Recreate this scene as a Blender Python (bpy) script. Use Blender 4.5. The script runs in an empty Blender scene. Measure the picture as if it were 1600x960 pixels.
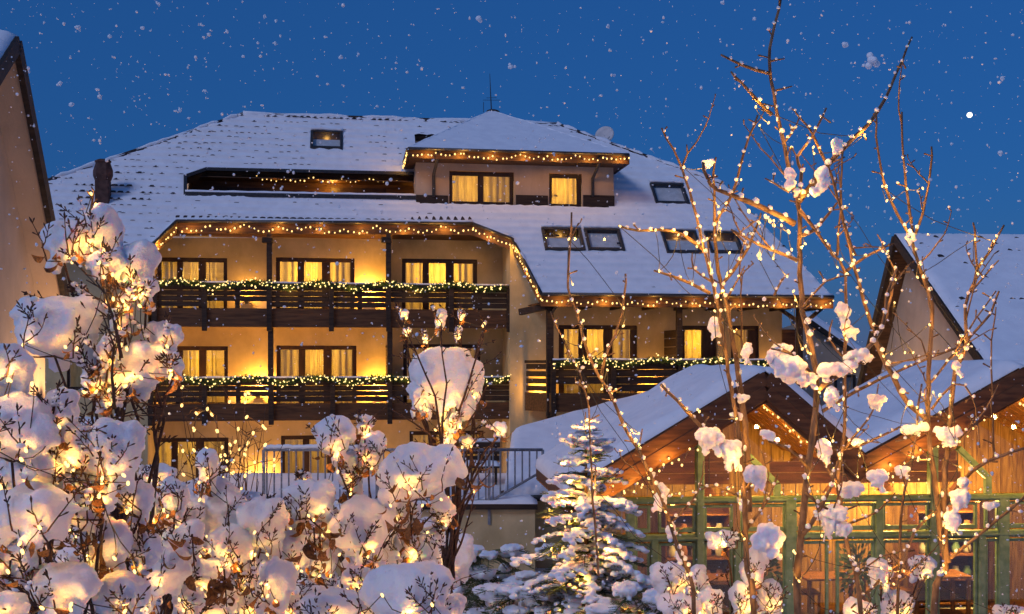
import bpy, bmesh, math, random
import numpy as np
from mathutils import Vector, Matrix, noise
from mathutils.geometry import delaunay_2d_cdt

random.seed(7)
rng = np.random.default_rng(7)
R = math.radians
scene = bpy.context.scene
col = scene.collection

# ------------------------------------------------------------------ camera, sky, sun, exposure
F_PX, HORIZON, EYE = 1750.0, 570.0, 4.5          # focal length in photo pixels, horizon row, eye height
cam_d = bpy.data.cameras.new('camera')
cam_d.sensor_width = 36.0
cam_d.lens = F_PX / 1600.0 * 36.0
cam_d.shift_y = (HORIZON - 480.0) / 1600.0
cam_d.clip_start, cam_d.clip_end = 0.05, 2000.0
cam = bpy.data.objects.new('camera', cam_d)
col.objects.link(cam)
cam.location = (0, 0, EYE)
cam.rotation_euler = (R(90), 0, 0)
scene.camera = cam

SUN_EL, SUN_AZ = 38.0, 222.0                      # after-glow from behind the camera
world = bpy.data.worlds.new('World')
scene.world = world
world.use_nodes = True
wn, wl = world.node_tree.nodes, world.node_tree.links
wn.clear()
sky = wn.new('ShaderNodeTexSky')
sky.sky_type = 'NISHITA'
sky.sun_disc = False
sky.sun_elevation = R(4)
sky.sun_rotation = R(SUN_AZ)
sky.air_density, sky.dust_density, sky.ozone_density = 1.0, 0.2, 6.0
tint = wn.new('ShaderNodeMix')
tint.data_type = 'RGBA'; tint.blend_type = 'MULTIPLY'
tint.inputs[0].default_value = 1.0
tint.inputs[7].default_value = (1.22, 0.83, 0.98, 1)
bg = wn.new('ShaderNodeBackground')
bg.inputs[1].default_value = 0.15
wo = wn.new('ShaderNodeOutputWorld')
even = wn.new('ShaderNodeMix')                     # flat dusk blue mixed in to even out the sky
even.data_type = 'RGBA'; even.inputs[0].default_value = 0.6
even.inputs[7].default_value = (0.105, 0.60, 1.98, 1)
wl.new(sky.outputs[0], tint.inputs[6]); wl.new(tint.outputs[2], even.inputs[6]); wl.new(even.outputs[2], bg.inputs[0]); wl.new(bg.outputs[0], wo.inputs[0])

sun_d = bpy.data.lights.new('sun', 'SUN')
sun_d.energy, sun_d.angle, sun_d.color = 0.90, R(18), (0.72, 0.75, 1.0)
sun = bpy.data.objects.new('sun', sun_d)
col.objects.link(sun)
_az = R(SUN_AZ)
_d = Vector((math.sin(_az) * math.cos(R(SUN_EL)), math.cos(_az) * math.cos(R(SUN_EL)), math.sin(R(SUN_EL))))
sun.rotation_euler = (-_d).to_track_quat('-Z', 'Y').to_euler()

scene.view_settings.view_transform = 'Standard'
scene.view_settings.look = 'None'
scene.view_settings.exposure = 0.0
scene.view_settings.gamma = 1.0
scene.view_settings.use_curve_mapping = False
cy = scene.cycles
cy.use_denoising = True
cy.use_adaptive_sampling = True; cy.adaptive_threshold = 0.025
cy.max_bounces = 6; cy.diffuse_bounces = 3; cy.glossy_bounces = 3; cy.transmission_bounces = 4
cy.transparent_max_bounces = 12
cy.sample_clamp_indirect = 2.0
cy.caustics_reflective = cy.caustics_refractive = False
cy.use_light_tree = True

# ------------------------------------------------------------------ helpers
def ray(px, py):
    return Vector(((px - 800) / F_PX, 1.0, (HORIZON - py) / F_PX))
def at(px, py, Y):                                   # a point seen at a pixel, Y metres away
    return Vector((0, 0, EYE)) + ray(px, py) * Y
def ppm(Y):                                          # metres for one photo pixel at that distance
    return Y / F_PX

def tag(o, label=None, cat=None, group=None, kind=None):
    if label: o['label'] = label
    if cat: o['category'] = cat
    if group: o['group'] = group
    if kind: o['kind'] = kind
    return o
def empty(name, loc=(0, 0, 0), rz=0.0, parent=None):
    o = bpy.data.objects.new(name, None)
    o.empty_display_size = 0.2
    col.objects.link(o)
    o.location = loc; o.rotation_euler = (0, 0, rz)
    if parent: o.parent = parent
    return o
def link(name, me, parent=None, mat=None, loc=None):
    o = bpy.data.objects.new(name, me)
    col.objects.link(o)
    if parent is not None: o.parent = parent
    if loc is not None: o.location = loc
    if mat is not None and not me.materials: me.materials.append(mat)
    return o

class MB:
    """collects faces, links them as one mesh object"""
    def __init__(s): s.v, s.f = [], []
    def add(s, vs, fs):
        b = len(s.v)
        s.v += [tuple(p) for p in vs]; s.f += [tuple(b + i for i in f) for f in fs]
        return s
    def quad(s, a, b, c, d): return s.add((a, b, c, d), ((0, 1, 2, 3),))
    def poly(s, pts): return s.add(pts, (tuple(range(len(pts))),))
    def box(s, lo, hi):
        x0, y0, z0 = lo; x1, y1, z1 = hi
        return s.add([(x0,y0,z0),(x1,y0,z0),(x1,y1,z0),(x0,y1,z0),(x0,y0,z1),(x1,y0,z1),(x1,y1,z1),(x0,y1,z1)],
                     [(0,3,2,1),(4,5,6,7),(0,1,5,4),(1,2,6,5),(2,3,7,6),(3,0,4,7)])
    def beam(s, a, b, w, h, up=Vector((0, 0, 1))):
        """a bar of cross-section w x h from a to b"""
        a, b, up = Vector(a), Vector(b), Vector(up)
        t = (b - a).normalized()
        sd = t.cross(up)
        if sd.length < 1e-4: sd = t.cross(Vector((0, 1, 0)))
        sd.normalize(); n = sd.cross(t).normalized()
        vs = []
        for p in (a, b):
            for i, j in ((-1,-1),(1,-1),(1,1),(-1,1)):
                vs.append(p + sd * (i * w / 2) + n * (j * h / 2))
        return s.add(vs, [(0,3,2,1),(4,5,6,7),(0,1,5,4),(1,2,6,5),(2,3,7,6),(3,0,4,7)])
    def prism(s, pts, off):
        n = len(pts); off = Vector(off)
        vs = [Vector(p) for p in pts] + [Vector(p) + off for p in pts]
        fs = [tuple(range(n)), tuple(range(2 * n - 1, n - 1, -1))]
        fs += [(i, n + i, n + (i + 1) % n, (i + 1) % n) for i in range(n)]
        return s.add(vs, fs)
    def tube(s, pts, rad, n=6):
        pts = [Vector(p) for p in pts]
        if not hasattr(rad, '__len__'): rad = [rad] * len(pts)
        t = (pts[1] - pts[0]).normalized()
        a = t.orthogonal().normalized()
        vs = []
        for i, p in enumerate(pts):
            if i < len(pts) - 1 and i > 0: tn = (pts[i + 1] - pts[i - 1])
            elif i == 0: tn = pts[1] - pts[0]
            else: tn = pts[i] - pts[i - 1]
            if tn.length > 1e-9: t = tn.normalized()
            a = a - t * a.dot(t)
            a = a.normalized() if a.length > 1e-6 else t.orthogonal().normalized()
            b = t.cross(a)
            for k in range(n):
                w = 2 * math.pi * k / n
                vs.append(p + (a * math.cos(w) + b * math.sin(w)) * rad[i])
        fs = []
        for i in range(len(pts) - 1):
            for k in range(n):
                k2 = (k + 1) % n
                fs.append((i*n+k, i*n+k2, (i+1)*n+k2, (i+1)*n+k))
        fs.append(tuple(range(n - 1, -1, -1))); m = (len(pts) - 1) * n
        fs.append(tuple(range(m, m + n)))
        return s.add(vs, fs)
    def ball(s, c, r, sub=0, sc=(1, 1, 1)):
        vs, fs = ICO[sub]
        c = Vector(c)
        return s.add([(c[0]+p[0]*r*sc[0], c[1]+p[1]*r*sc[1], c[2]+p[2]*r*sc[2]) for p in vs], fs)
    def lathe(s, prof, c=(0, 0, 0), n=12):
        vs, fs = [], []
        for r, z in prof:
            for k in range(n):
                w = 2 * math.pi * k / n
                vs.append((c[0] + r*math.cos(w), c[1] + r*math.sin(w), c[2] + z))
        for i in range(len(prof) - 1):
            for k in range(n):
                k2 = (k + 1) % n
                fs.append((i*n+k, i*n+k2, (i+1)*n+k2, (i+1)*n+k))
        fs.append(tuple(range(n - 1, -1, -1))); m = (len(prof) - 1) * n
        fs.append(tuple(range(m, m + n)))
        return s.add(vs, fs)
    def mesh(s, name, mat=None, smooth=False):
        me = bpy.data.meshes.new(name)
        me.from_pydata(s.v, [], s.f)
        if mat: me.materials.append(mat)
        if smooth: me.polygons.foreach_set('use_smooth', [True] * len(me.polygons))
        me.update()
        return me
    def build(s, name, mat=None, parent=None, smooth=False, bevel=0.0):
        o = link(name, s.mesh(name, mat, smooth), parent)
        if bevel:
            m = o.modifiers.new('bevel', 'BEVEL'); m.width = bevel; m.segments = 1; m.limit_method = 'ANGLE'
        return o

ICO = []
for _s in (1, 2, 3):
    _b = bmesh.new()
    bmesh.ops.create_icosphere(_b, subdivisions=_s, radius=1.0)
    _b.verts.index_update()
    ICO.append(([tuple(v.co) for v in _b.verts], [tuple(v.index for v in f.verts) for f in _b.faces]))
    _b.free()

def pip(P, poly):
    """which of the 2-d points P lie inside the polygon"""
    P = np.asarray(P, float); q = np.asarray([(p[0], p[1]) for p in poly], float)
    ins = np.zeros(len(P), bool); j = len(q) - 1
    for i in range(len(q)):
        (xi, yi), (xj, yj) = q[i], q[j]
        if abs(yj - yi) > 1e-12:
            c = ((yi > P[:, 1]) != (yj > P[:, 1])) & (P[:, 0] < (xj - xi) * (P[:, 1] - yi) / (yj - yi) + xi)
            ins ^= c
        j = i
    return ins
def edge_dist(P, poly):
    P = np.asarray(P, float); q = np.asarray([(p[0], p[1]) for p in poly], float)
    best = np.full(len(P), 1e9)
    for i in range(len(q)):
        a, b = q[i], q[(i + 1) % len(q)]
        ab = b - a; L = max(float(ab @ ab), 1e-12)
        t = np.clip(((P - a) @ ab) / L, 0, 1)
        best = np.minimum(best, np.linalg.norm(P - (a + t[:, None] * ab), axis=1))
    return best
def fill(poly, holes=(), step=None, rows=None):
    """triangulate a 2-d polygon with holes; step = (du, dv) adds interior points. Returns verts, tris"""
    vs, es = [], []
    for loop in (poly, *holes):
        b = len(vs); n = len(loop)
        pts = []
        for i in range(n):
            a, c = Vector(loop[i][:2]), Vector(loop[(i + 1) % n][:2])
            k = 1 if step is None else max(1, int((c - a).length / (max(step) * 1.3)))
            pts += [a.lerp(c, j / k) for j in range(k)]
        vs += pts
        es += [(b + i, b + (i + 1) % len(pts)) for i in range(len(pts))]
    if step:
        xs = [p[0] for p in poly]; ys = [p[1] for p in poly]
        gx = np.arange(min(xs), max(xs), step[0]); gy = np.arange(min(ys), max(ys), step[1])
        if rows is not None: gy = rows
        G = np.stack(np.meshgrid(gx, gy), -1).reshape(-1, 2)
        G = G + rng.uniform(-1e-3, 1e-3, G.shape)
        k = pip(G, poly) & (edge_dist(G, poly) > min(step) * 0.35)
        for h in holes: k &= ~pip(G, h) & (edge_dist(G, h) > min(step) * 0.35)
        vs += [Vector(p) for p in G[k]]
    V, _, T, *_ = delaunay_2d_cdt(vs, es, [], 0, 1e-6)
    V2 = np.array([(p[0], p[1]) for p in V])
    C = np.array([V2[list(t)].mean(0) for t in T])
    k = pip(C, poly)
    for h in holes: k &= ~pip(C, h)
    return V2, [tuple(T[i]) for i in range(len(T)) if k[i]]

# ------------------------------------------------------------------ materials
def mat_new(name):
    m = bpy.data.materials.new(name); m.use_nodes = True
    n, l = m.node_tree.nodes, m.node_tree.links
    return m, n, l, n['Principled BSDF']
def noise_mix(n, l, c1, c2, scale, detail=5.0, lo=0.35, hi=0.65, stretch=None, coord='Object'):
    tc = n.new('ShaderNodeTexCoord'); mp = n.new('ShaderNodeMapping')
    if stretch: mp.inputs['Scale'].default_value = stretch
    l.new(tc.outputs[coord], mp.inputs[0])
    nz = n.new('ShaderNodeTexNoise'); nz.inputs['Scale'].default_value = scale; nz.inputs['Detail'].default_value = detail
    l.new(mp.outputs[0], nz.inputs['Vector'])
    rp = n.new('ShaderNodeValToRGB')
    rp.color_ramp.elements[0].position = lo; rp.color_ramp.elements[1].position = hi
    rp.color_ramp.elements[0].color = (*c1, 1); rp.color_ramp.elements[1].color = (*c2, 1)
    l.new(nz.outputs[0], rp.inputs[0])
    return rp, nz, mp
def bump(n, l, bsdf, src, strength, dist=0.02):
    b = n.new('ShaderNodeBump'); b.inputs['Strength'].default_value = strength; b.inputs['Distance'].default_value = dist
    l.new(src, b.inputs['Height']); l.new(b.outputs[0], bsdf.inputs['Normal'])
def surf(name, c1, c2, scale=4.0, rough=0.8, bmp=0.3, bdist=0.01, stretch=None, spec=0.3, fine=None):
    m, n, l, b = mat_new(name)
    rp, nz, mp = noise_mix(n, l, c1, c2, scale, stretch=stretch)
    l.new(rp.outputs[0], b.inputs['Base Color'])
    b.inputs['Roughness'].default_value = rough
    b.inputs['Specular IOR Level'].default_value = spec
    src = nz.outputs[0]
    if fine:
        n2 = n.new('ShaderNodeTexNoise'); n2.inputs['Scale'].default_value = fine; n2.inputs['Detail'].default_value = 6
        l.new(mp.outputs[0], n2.inputs['Vector']); src = n2.outputs[0]
    if bmp: bump(n, l, b, src, bmp, bdist)
    return m
M = {}
M['plaster'] = surf('plaster', (.53, .41, .21), (.70, .55, .30), 1.1, .9, .35, .006, fine=28)
M['plaster_grey'] = surf('plaster_grey', (.54, .39, .27), (.64, .47, .33), .9, .9, .35, .01, fine=20)
def streak(m, amt):
    n, l = m.node_tree.nodes, m.node_tree.links; b = n['Principled BSDF']
    src = b.inputs['Base Color'].links[0].from_socket
    tc = n.new('ShaderNodeTexCoord'); mp = n.new('ShaderNodeMapping'); mp.inputs['Scale'].default_value = (.55, .55, .30)
    nz = n.new('ShaderNodeTexNoise'); nz.inputs['Scale'].default_value = 1.6; nz.inputs['Detail'].default_value = 8; nz.inputs['Roughness'].default_value = .7
    rp = n.new('ShaderNodeValToRGB'); rp.color_ramp.elements[0].position = .38; rp.color_ramp.elements[1].position = .62
    rp.color_ramp.elements[0].color = (1 - amt, 1 - amt, 1 - amt, 1)
    mx = n.new('ShaderNodeMix'); mx.data_type = 'RGBA'; mx.blend_type = 'MULTIPLY'; mx.inputs[0].default_value = 1
    l.new(tc.outputs['Object'], mp.inputs[0]); l.new(mp.outputs[0], nz.inputs['Vector']); l.new(nz.outputs[0], rp.inputs[0])
    l.new(src, mx.inputs[6]); l.new(rp.outputs[0], mx.inputs[7]); l.new(mx.outputs[2], b.inputs['Base Color'])
streak(M['plaster'], .20); streak(M['plaster_grey'], .18)
M['dark_wood'] = surf('dark_wood', (.020, .012, .008), (.050, .030, .018), 5, .6, .4, .004, stretch=(.35, 3, 3))
M['brown_wood'] = surf('brown_wood', (.060, .028, .012), (.13, .060, .024), 6, .6, .4, .004, stretch=(.3, 3, 3))
M['frame_wood'] = surf('frame_wood', (.028, .015, .009), (.055, .030, .017), 8, .45, .3, .002, stretch=(1, 1, .3))
M['plank'] = surf('plank', (.15, .055, .015), (.36, .15, .042), 7, .5, .4, .003, stretch=(3, 3, .5))
M['board'] = surf('board', (.075, .028, .010), (.17, .066, .023), 5, .6, .4, .004, stretch=(.5, 3, 3))
M['pine'] = surf('pine', (.20, .10, .032), (.42, .24, .08), 6, .55, .4, .003, stretch=(3, 3, .4))
M['green_paint'] = surf('green_paint', (.12, .22, .145), (.19, .31, .22), 9, .5, .25, .002)
M['tile'] = surf('tile', (.022, .017, .018), (.060, .038, .034), 14, .8, .3, .004)
M['metal'] = surf('metal', (.16, .17, .19), (.28, .29, .32), 20, .4, .1, .001, spec=.5)
M['dark_metal'] = surf('dark_metal', (.02, .018, .018), (.05, .045, .042), 20, .4, .1, .001, spec=.5)
M['chimney'] = surf('chimney', (.055, .028, .022), (.12, .060, .045), 6, .8, .5, .01)
M['bark'] = surf('bark', (.075, .045, .026), (.21, .135, .075), 38, .75, .6, .003, stretch=(1, 1, .4))
M['twig'] = surf('twig', (.030, .016, .011), (.095, .050, .030), 50, .75, .4, .002)
M['needle'] = surf('needle', (.045, .070, .030), (.095, .135, .055), 12, .6, 0)
M['garland'] = surf('garland', (.028, .060, .020), (.075, .13, .040), 10, .6, 0)
M['cloth'] = surf('cloth', (.62, .60, .60), (.74, .72, .72), 6, .9, .2)
M['dish'] = surf('dish', (.55, .52, .50), (.66, .62, .60), 6, .5, .1)
M['cable'] = surf('cable', (.02, .02, .015), (.04, .04, .03), 10, .5, 0)
M['pot'] = surf('pot', (.25, .10, .05), (.38, .16, .08), 10, .7, .2)

def snow_mat(name, sss, bscale, bdist, bs=.5):
    m, n, l, b = mat_new(name)
    rp, nz, mp = noise_mix(n, l, (.84, .85, .88), (.92, .93, .95), 3.0)
    l.new(rp.outputs[0], b.inputs['Base Color'])
    b.inputs['Roughness'].default_value = .65
    b.inputs['Specular IOR Level'].default_value = .2
    b.inputs['Subsurface Weight'].default_value = sss
    b.inputs['Subsurface Radius'].default_value = (1.0, .62, .38)
    b.inputs['Subsurface Scale'].default_value = .035
    n2 = n.new('ShaderNodeTexNoise'); n2.inputs['Scale'].default_value = bscale; n2.inputs['Detail'].default_value = 8; n2.inputs['Roughness'].default_value = .65
    l.new(mp.outputs[0], n2.inputs['Vector'])
    bump(n, l, b, n2.outputs[0], bs, bdist)
    return m
M['snow'] = snow_mat('snow', .5, 42, .012, 1.0)
M['roof_snow'] = snow_mat('roof_snow', 0.0, 9, .02, .35)
M['ground_snow'] = snow_mat('ground_snow', 0.0, 3, .06, .5)
def leaf_mat(name, c1, c2):
    m, n, l, b = mat_new(name)
    rp, nz, mp = noise_mix(n, l, c1, c2, 9)
    oi = n.new('ShaderNodeObjectInfo'); hs = n.new('ShaderNodeHueSaturation')
    mr = n.new('ShaderNodeMapRange'); mr.inputs['To Min'].default_value = .45; mr.inputs['To Max'].default_value = 1.35
    l.new(oi.outputs['Random'], mr.inputs[0]); l.new(mr.outputs[0], hs.inputs['Value']); l.new(rp.outputs[0], hs.inputs['Color'])
    l.new(hs.outputs[0], b.inputs['Base Color'])
    b.inputs['Roughness'].default_value = .6
    tr = n.new('ShaderNodeBsdfTranslucent'); l.new(hs.outputs[0], tr.inputs[0])
    mx = n.new('ShaderNodeMixShader'); mx.inputs[0].default_value = .4
    l.new(b.outputs[0], mx.inputs[1]); l.new(tr.outputs[0], mx.inputs[2]); l.new(mx.outputs[0], n['Material Output'].inputs[0])
    return m
def flake_mat():
    m, n, l, b = mat_new('flake')
    b.inputs['Base Color'].default_value = (.93, .94, .96, 1); b.inputs['Roughness'].default_value = .9
    tr = n.new('ShaderNodeBsdfTransparent'); mx = n.new('ShaderNodeMixShader'); mx.inputs[0].default_value = .10
    l.new(b.outputs[0], mx.inputs[1]); l.new(tr.outputs[0], mx.inputs[2]); l.new(mx.outputs[0], n['Material Output'].inputs[0])
    return m
M['flake'] = flake_mat()
M['leaf'] = leaf_mat('leaf', (.16, .065, .018), (.44, .20, .05))
def curtain_mat():
    m, n, l, b = mat_new('curtain')
    n.remove(b)
    rp, nz, mp = noise_mix(n, l, (.58, .46, .20), (.80, .66, .32), 5, stretch=(3, 3, .4))
    d = n.new('ShaderNodeBsdfDiffuse'); t = n.new('ShaderNodeBsdfTranslucent'); mx = n.new('ShaderNodeMixShader')
    l.new(rp.outputs[0], d.inputs[0]); l.new(rp.outputs[0], t.inputs[0])
    mx.inputs[0].default_value = .65
    l.new(d.outputs[0], mx.inputs[1]); l.new(t.outputs[0], mx.inputs[2]); l.new(mx.outputs[0], n['Material Output'].inputs[0])
    return m
M['curtain'] = curtain_mat()
def glass_mat():
    m, n, l, b = mat_new('window_glass')
    n.remove(b)
    tr = n.new('ShaderNodeBsdfTransparent'); tr.inputs[0].default_value = (.93, .95, .95, 1)
    gl = n.new('ShaderNodeBsdfGlossy'); gl.inputs['Roughness'].default_value = .03
    lw = n.new('ShaderNodeLayerWeight'); lw.inputs[0].default_value = .5
    pw = n.new('ShaderNodeMath'); pw.operation = 'POWER'; pw.inputs[1].default_value = 5.0
    fr = n.new('ShaderNodeMath'); fr.operation = 'MULTIPLY_ADD'; fr.inputs[1].default_value = .93; fr.inputs[2].default_value = .07
    l.new(lw.outputs['Facing'], pw.inputs[0]); l.new(pw.outputs[0], fr.inputs[0])
    mx = n.new('ShaderNodeMixShader')
    l.new(fr.outputs[0], mx.inputs[0]); l.new(tr.outputs[0], mx.inputs[1]); l.new(gl.outputs[0], mx.inputs[2])
    l.new(mx.outputs[0], n['Material Output'].inputs[0])
    return m
M['glass'] = glass_mat()
def emit_mat(name, c, s):
    m, n, l, b = mat_new(name)
    n.remove(b)
    e = n.new('ShaderNodeEmission'); e.inputs[0].default_value = (*c, 1); e.inputs[1].default_value = s
    l.new(e.outputs[0], n['Material Output'].inputs[0])
    m.cycles.emission_sampling = 'NONE'
    return m
M['bulb'] = emit_mat('bulb', (1, .60, .19), 2.6)
M['bulb_yellow'] = emit_mat('bulb_yellow', (1, .70, .24), 2.3)
M['bulb_near'] = emit_mat('bulb_near', (1, .62, .20), 3.0)
M['star'] = emit_mat('star', (1, .95, .85), 3.0)
M['lit_shade'] = emit_mat('lit_shade', (1, .55, .14), 4.0)

WARM = (1.0, .47, .07)
def lamp(p, watts, parent=None, color=WARM, radius=.04, name='bulb_light'):
    d = bpy.data.lights.new(name, 'POINT')
    d.energy, d.color, d.shadow_soft_size = watts, color, radius
    o = bpy.data.objects.new(name, d)
    col.objects.link(o)
    if parent is not None: o.parent = parent
    o.location = p
    return o
def string_lights(name, path, label, spacing, r, watts, every, group=None, sag=0.0, jitter=.02, mat='bulb', parent=None, cat='string lights'):
    """a cable with bulbs along a path, swagging by sag between path points"""
    t = empty(name, (0, 0, 0), 0, parent)
    tag(t, label, cat, group)
    pts = []
    for a, b in zip(path[:-1], path[1:]):
        a, b = Vector(a), Vector(b); L = (b - a).length
        k = max(2, int(L / spacing))
        for i in range(k):
            w = i / k
            pts.append(a.lerp(b, w) - Vector((0, 0, sag * 4 * w * (1 - w))))
    pts.append(Vector(path[-1]))
    pts = [p + Vector((random.gauss(0, jitter * .6), random.gauss(0, jitter * .4), random.gauss(0, jitter))) for p in pts]
    MB().tube(pts, max(.004, r * .22), 4).build('cable', M['cable'], t)
    b = MB()
    for i, p in enumerate(pts):
        b.ball(p - Vector((0, 0, r)), r * random.uniform(.75, 1.2), 0, (1, 1, 1.25))
        if every and i % every == every // 2: lamp(p - Vector((0, .12, .05)), watts, t)
    o = b.build('bulbs', M[mat], t, True); o['kind'] = 'stuff'
    return t

# ------------------------------------------------------------------ ground
def gz(x, y):
    """the bank the camera stands on falls to the courtyard"""
    t = min(1, max(0, (14 - y) / 12))
    h = 2.45 * t * t * (3 - 2 * t) if y > 2 else 2.45
    return h + .07 * noise.noise(Vector((x * .5, y * .5, 0)))
def ground():
    xs = sorted(set(np.concatenate([np.linspace(-400, -14, 16), np.linspace(-14, 14, 72), np.linspace(14, 400, 16)]).round(3)))
    ys = sorted(set(np.concatenate([np.linspace(-60, 0, 8), np.linspace(0, 30, 84), np.linspace(30, 600, 20)]).round(3)))
    v = [(x, y, gz(x, y) if -3 < y < 32 else gz(x, max(2, y))) for y in ys for x in xs]
    n = len(xs)
    f = [(j*n+i, j*n+i+1, (j+1)*n+i+1, (j+1)*n+i) for j in range(len(ys)-1) for i in range(n-1)]
    o = MB().add(v, f).build('ground', M['ground_snow'], None, True)
    tag(o, 'snow covered courtyard ground falling away from the bank', None, None, 'structure')
ground()
# ------------------------------------------------------------------ the hotel
TH = R(8.5)
UH, VH = Vector((math.cos(TH), math.sin(TH), 0)), Vector((-math.sin(TH), math.cos(TH), 0))
HO = Vector((0, 33, 0))
hotel = empty('hotel', HO, TH)
tag(hotel, 'large snow roofed hotel with three storeys of dark timber balconies', 'hotel')
def h2l(P):
    q = P - HO
    return Vector((q.dot(UH), q.dot(VH), P.z))
def l2w(p): return HO + UH * p[0] + VH * p[1] + Vector((0, 0, p[2]))
def hv(px, py, v):
    d = ray(px, py); t = (v + HO.dot(VH)) / d.dot(VH)
    return h2l(Vector((0, 0, EYE)) + d * t)
RZ0 = hv(845, 462, -.4).z
def rz(v): return RZ0 + (v + .4)
def hr(px, py, up=0.0):                              # a pixel on the front roof slope (45 degrees)
    d = ray(px, py); k = HO.dot(VH)
    t = (RZ0 + up + .4 - k - EYE) / (d.z - d.dot(VH))
    return h2l(Vector((0, 0, EYE)) + d * t)
S2 = math.sqrt(2)
def rp(u, s, h=0.0):                                 # roof-plane coordinates (u, s up the slope) to local, lifted by h
    v = s / S2 - .4
    return Vector((u, v - h / S2, rz(v) + h / S2))
def rc(px, py):
    p = hr(px, py); return (p.x, (p.y + .4) * S2)

roof = empty('roof', (0, 0, 0), 0, hotel)
VR = 5.97
SR = (VR + .4) * S2
TOP = [rc(75, 285), (rc(380, 180)[0], SR), (rc(870, 197)[0], SR), rc(1130, 290)]
E_PX = [(236, 387), (277, 348), (738, 352), (800, 376), (845, 462)]
EDGE = [rc(*p) for p in E_PX]
corner = (rc(1300, 465)[0], 0.0)
EDGE[-1] = (EDGE[-1][0], 0.0)
left_eave = rc(-75, 392)
outline = [left_eave, *EDGE, corner, TOP[3], TOP[2], TOP[1], TOP[0]]
slot_px = [(290, 307), (290, 279), (322, 268), (648, 275), (652, 313)]
slot = [rc(*p) for p in slot_px]
SKY_PX = [(481, 208, 540, 235, 8), (841, 360, 918, 394, 14), (908, 361, 979, 394, 14), (1029, 364, 1099, 398, 14), (1097, 366, 1163, 398, 14), (1013, 290, 1078, 321, 12)]
sky_boxes = []
for x0, y0, x1, y1, sl in SKY_PX:
    a, b, c = rc(x0, y0), rc(x0 + sl, y1), rc(x1, y1)
    sky_boxes.append(((a[0] + b[0]) / 2, b[1], (a[0] + b[0]) / 2 + (c[0] - b[0]), a[1]))
sky_holes = [[(u0, s0), (u1, s0), (u1, s1), (u0, s1)] for u0, s0, u1, s1 in sky_boxes]
_a, _b = rc(656, 322), rc(950, 322)
dormer_hole = [(_a[0], _a[1] + .05), (_b[0], _a[1] + .05), (_b[0], SR - .9), (_a[0], SR - .9)]
slot[3] = (_a[0] - .06, slot[3][1]); slot[4] = (_a[0] - .06, slot[4][1])
V2, T = fill(outline, [slot, dormer_hole, *sky_holes], (.11, .11), np.array([k * .34 + o for k in range(0, 28) for o in (.008, .17, .325)]))
def tile_relief(u, s):
    fr = (s / .34) % 1.0
    k = noise.noise(Vector((u * .45, s * .45, 3.1)))
    crisp = min(1.0, max(.5, .5 + .09 * (s - 2) - .045 * (u + 6)))
    return .055 + .062 * (1 - fr) * crisp * (1.0 + .8 * k) + .028 * crisp * math.cos(2 * math.pi * u / .22) * (1 + k) + .018 * k
sn = MB().add([rp(u, s, tile_relief(u, s)) for u, s in V2], T)
sn.build('snow', M['roof_snow'], roof, True)
Vd, Td = fill(outline, [slot, dormer_hole, *sky_holes])
d = MB(); nb = len(Vd)
d.add([rp(u, s, .0) for u, s in Vd] + [rp(u, s, -.22) for u, s in Vd], [t for t in Td] + [tuple(nb + i for i in t[::-1]) for t in Td])
from collections import Counter
ec = Counter()
for t in Td:
    for i in range(3): ec[tuple(sorted((t[i], t[(i + 1) % 3])))] += 1
for (a, b), c in ec.items():
    if c == 1: d.f.append((a, b, nb + b, nb + a))
d.build('roof_deck', M['dark_wood'], roof)
# the three other slopes, mirrored about the ridge
def mir(p):
    q = rp(p[0], p[1], .05); return Vector((q.x, 2 * VR - q.y, q.z))
bs = MB()
right = [rp(*corner, .05), rp(*TOP[3], .05), rp(*TOP[2], .05)]; rightm = [mir(corner), mir(TOP[3]), mir(TOP[2])]
for i in range(2): bs.quad(right[i], rightm[i], rightm[i + 1], right[i + 1])
left = [rp(*left_eave, .05), rp(*TOP[0], .05), rp(*TOP[1], .05)]; leftm = [mir(left_eave), mir(TOP[0]), mir(TOP[1])]
for i in range(2): bs.quad(leftm[i], left[i], left[i + 1], leftm[i + 1])
bs.poly([mir(p) for p in (left_eave, TOP[0], TOP[1], TOP[2], TOP[3], corner)])
bs.build('rear_snow', M['roof_snow'], roof)

# tiles that show through the snow: round the chimney, along the ridge and the hips
tm = MB()
_n = 7
for i in range(_n):
    w = -1 + 2 * i / (_n - 1)
    zz = .030 * math.cos(w * math.pi / 2)
    tm.v += [(w * .105, 0, zz), (w * .105, 0, zz - .045), (w * .105, .20, zz - .028)]
for i in range(_n - 1):
    a, b = 3 * i, 3 * i + 3
    tm.f += [(a, a + 1, b + 1, b), (a, b, b + 2, a + 2)]
tile_me = tm.mesh('tile', M['tile'], False)
ch_c = rc(162, 315)
slope_rot = Matrix(((1, 0, 0), (0, 1 / S2, -1 / S2), (0, 1 / S2, 1 / S2))).to_4x4()
cand = []
for i in range(int((corner[0] - left_eave[0]) / .22)):
    for j in range(1, int(SR / .34) + 1):
        u, s = left_eave[0] + i * .22, j * .34
        if not pip([(u, s - .02)], outline)[0] or pip([(u, s)], slot)[0]: continue
        dch = math.hypot((u - ch_c[0] - .25) / 1.7, (s - ch_c[1] - .5) / 1.15)
        w = 1.25 - dch * .95
        w = max(w, .85 - (SR - s) * 1.5 if u < 1.0 else 0)
        for A, B in ((TOP[0], TOP[1]), (TOP[2], TOP[3])):
            A_, B_ = Vector(A), Vector(B); t_ = max(0, min(1, (Vector((u, s)) - A_).dot(B_ - A_) / (B_ - A_).length_squared))
            w = max(w, .50 - (Vector((u, s)) - (A_ + (B_ - A_) * t_)).length * 1.1)
        if u < -9: w = max(w, .10)
        w += .25 * noise.noise(Vector((u * 1.5, s * 1.5, 0)))
        if random.random() < w: cand.append((w, u, s))
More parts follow.
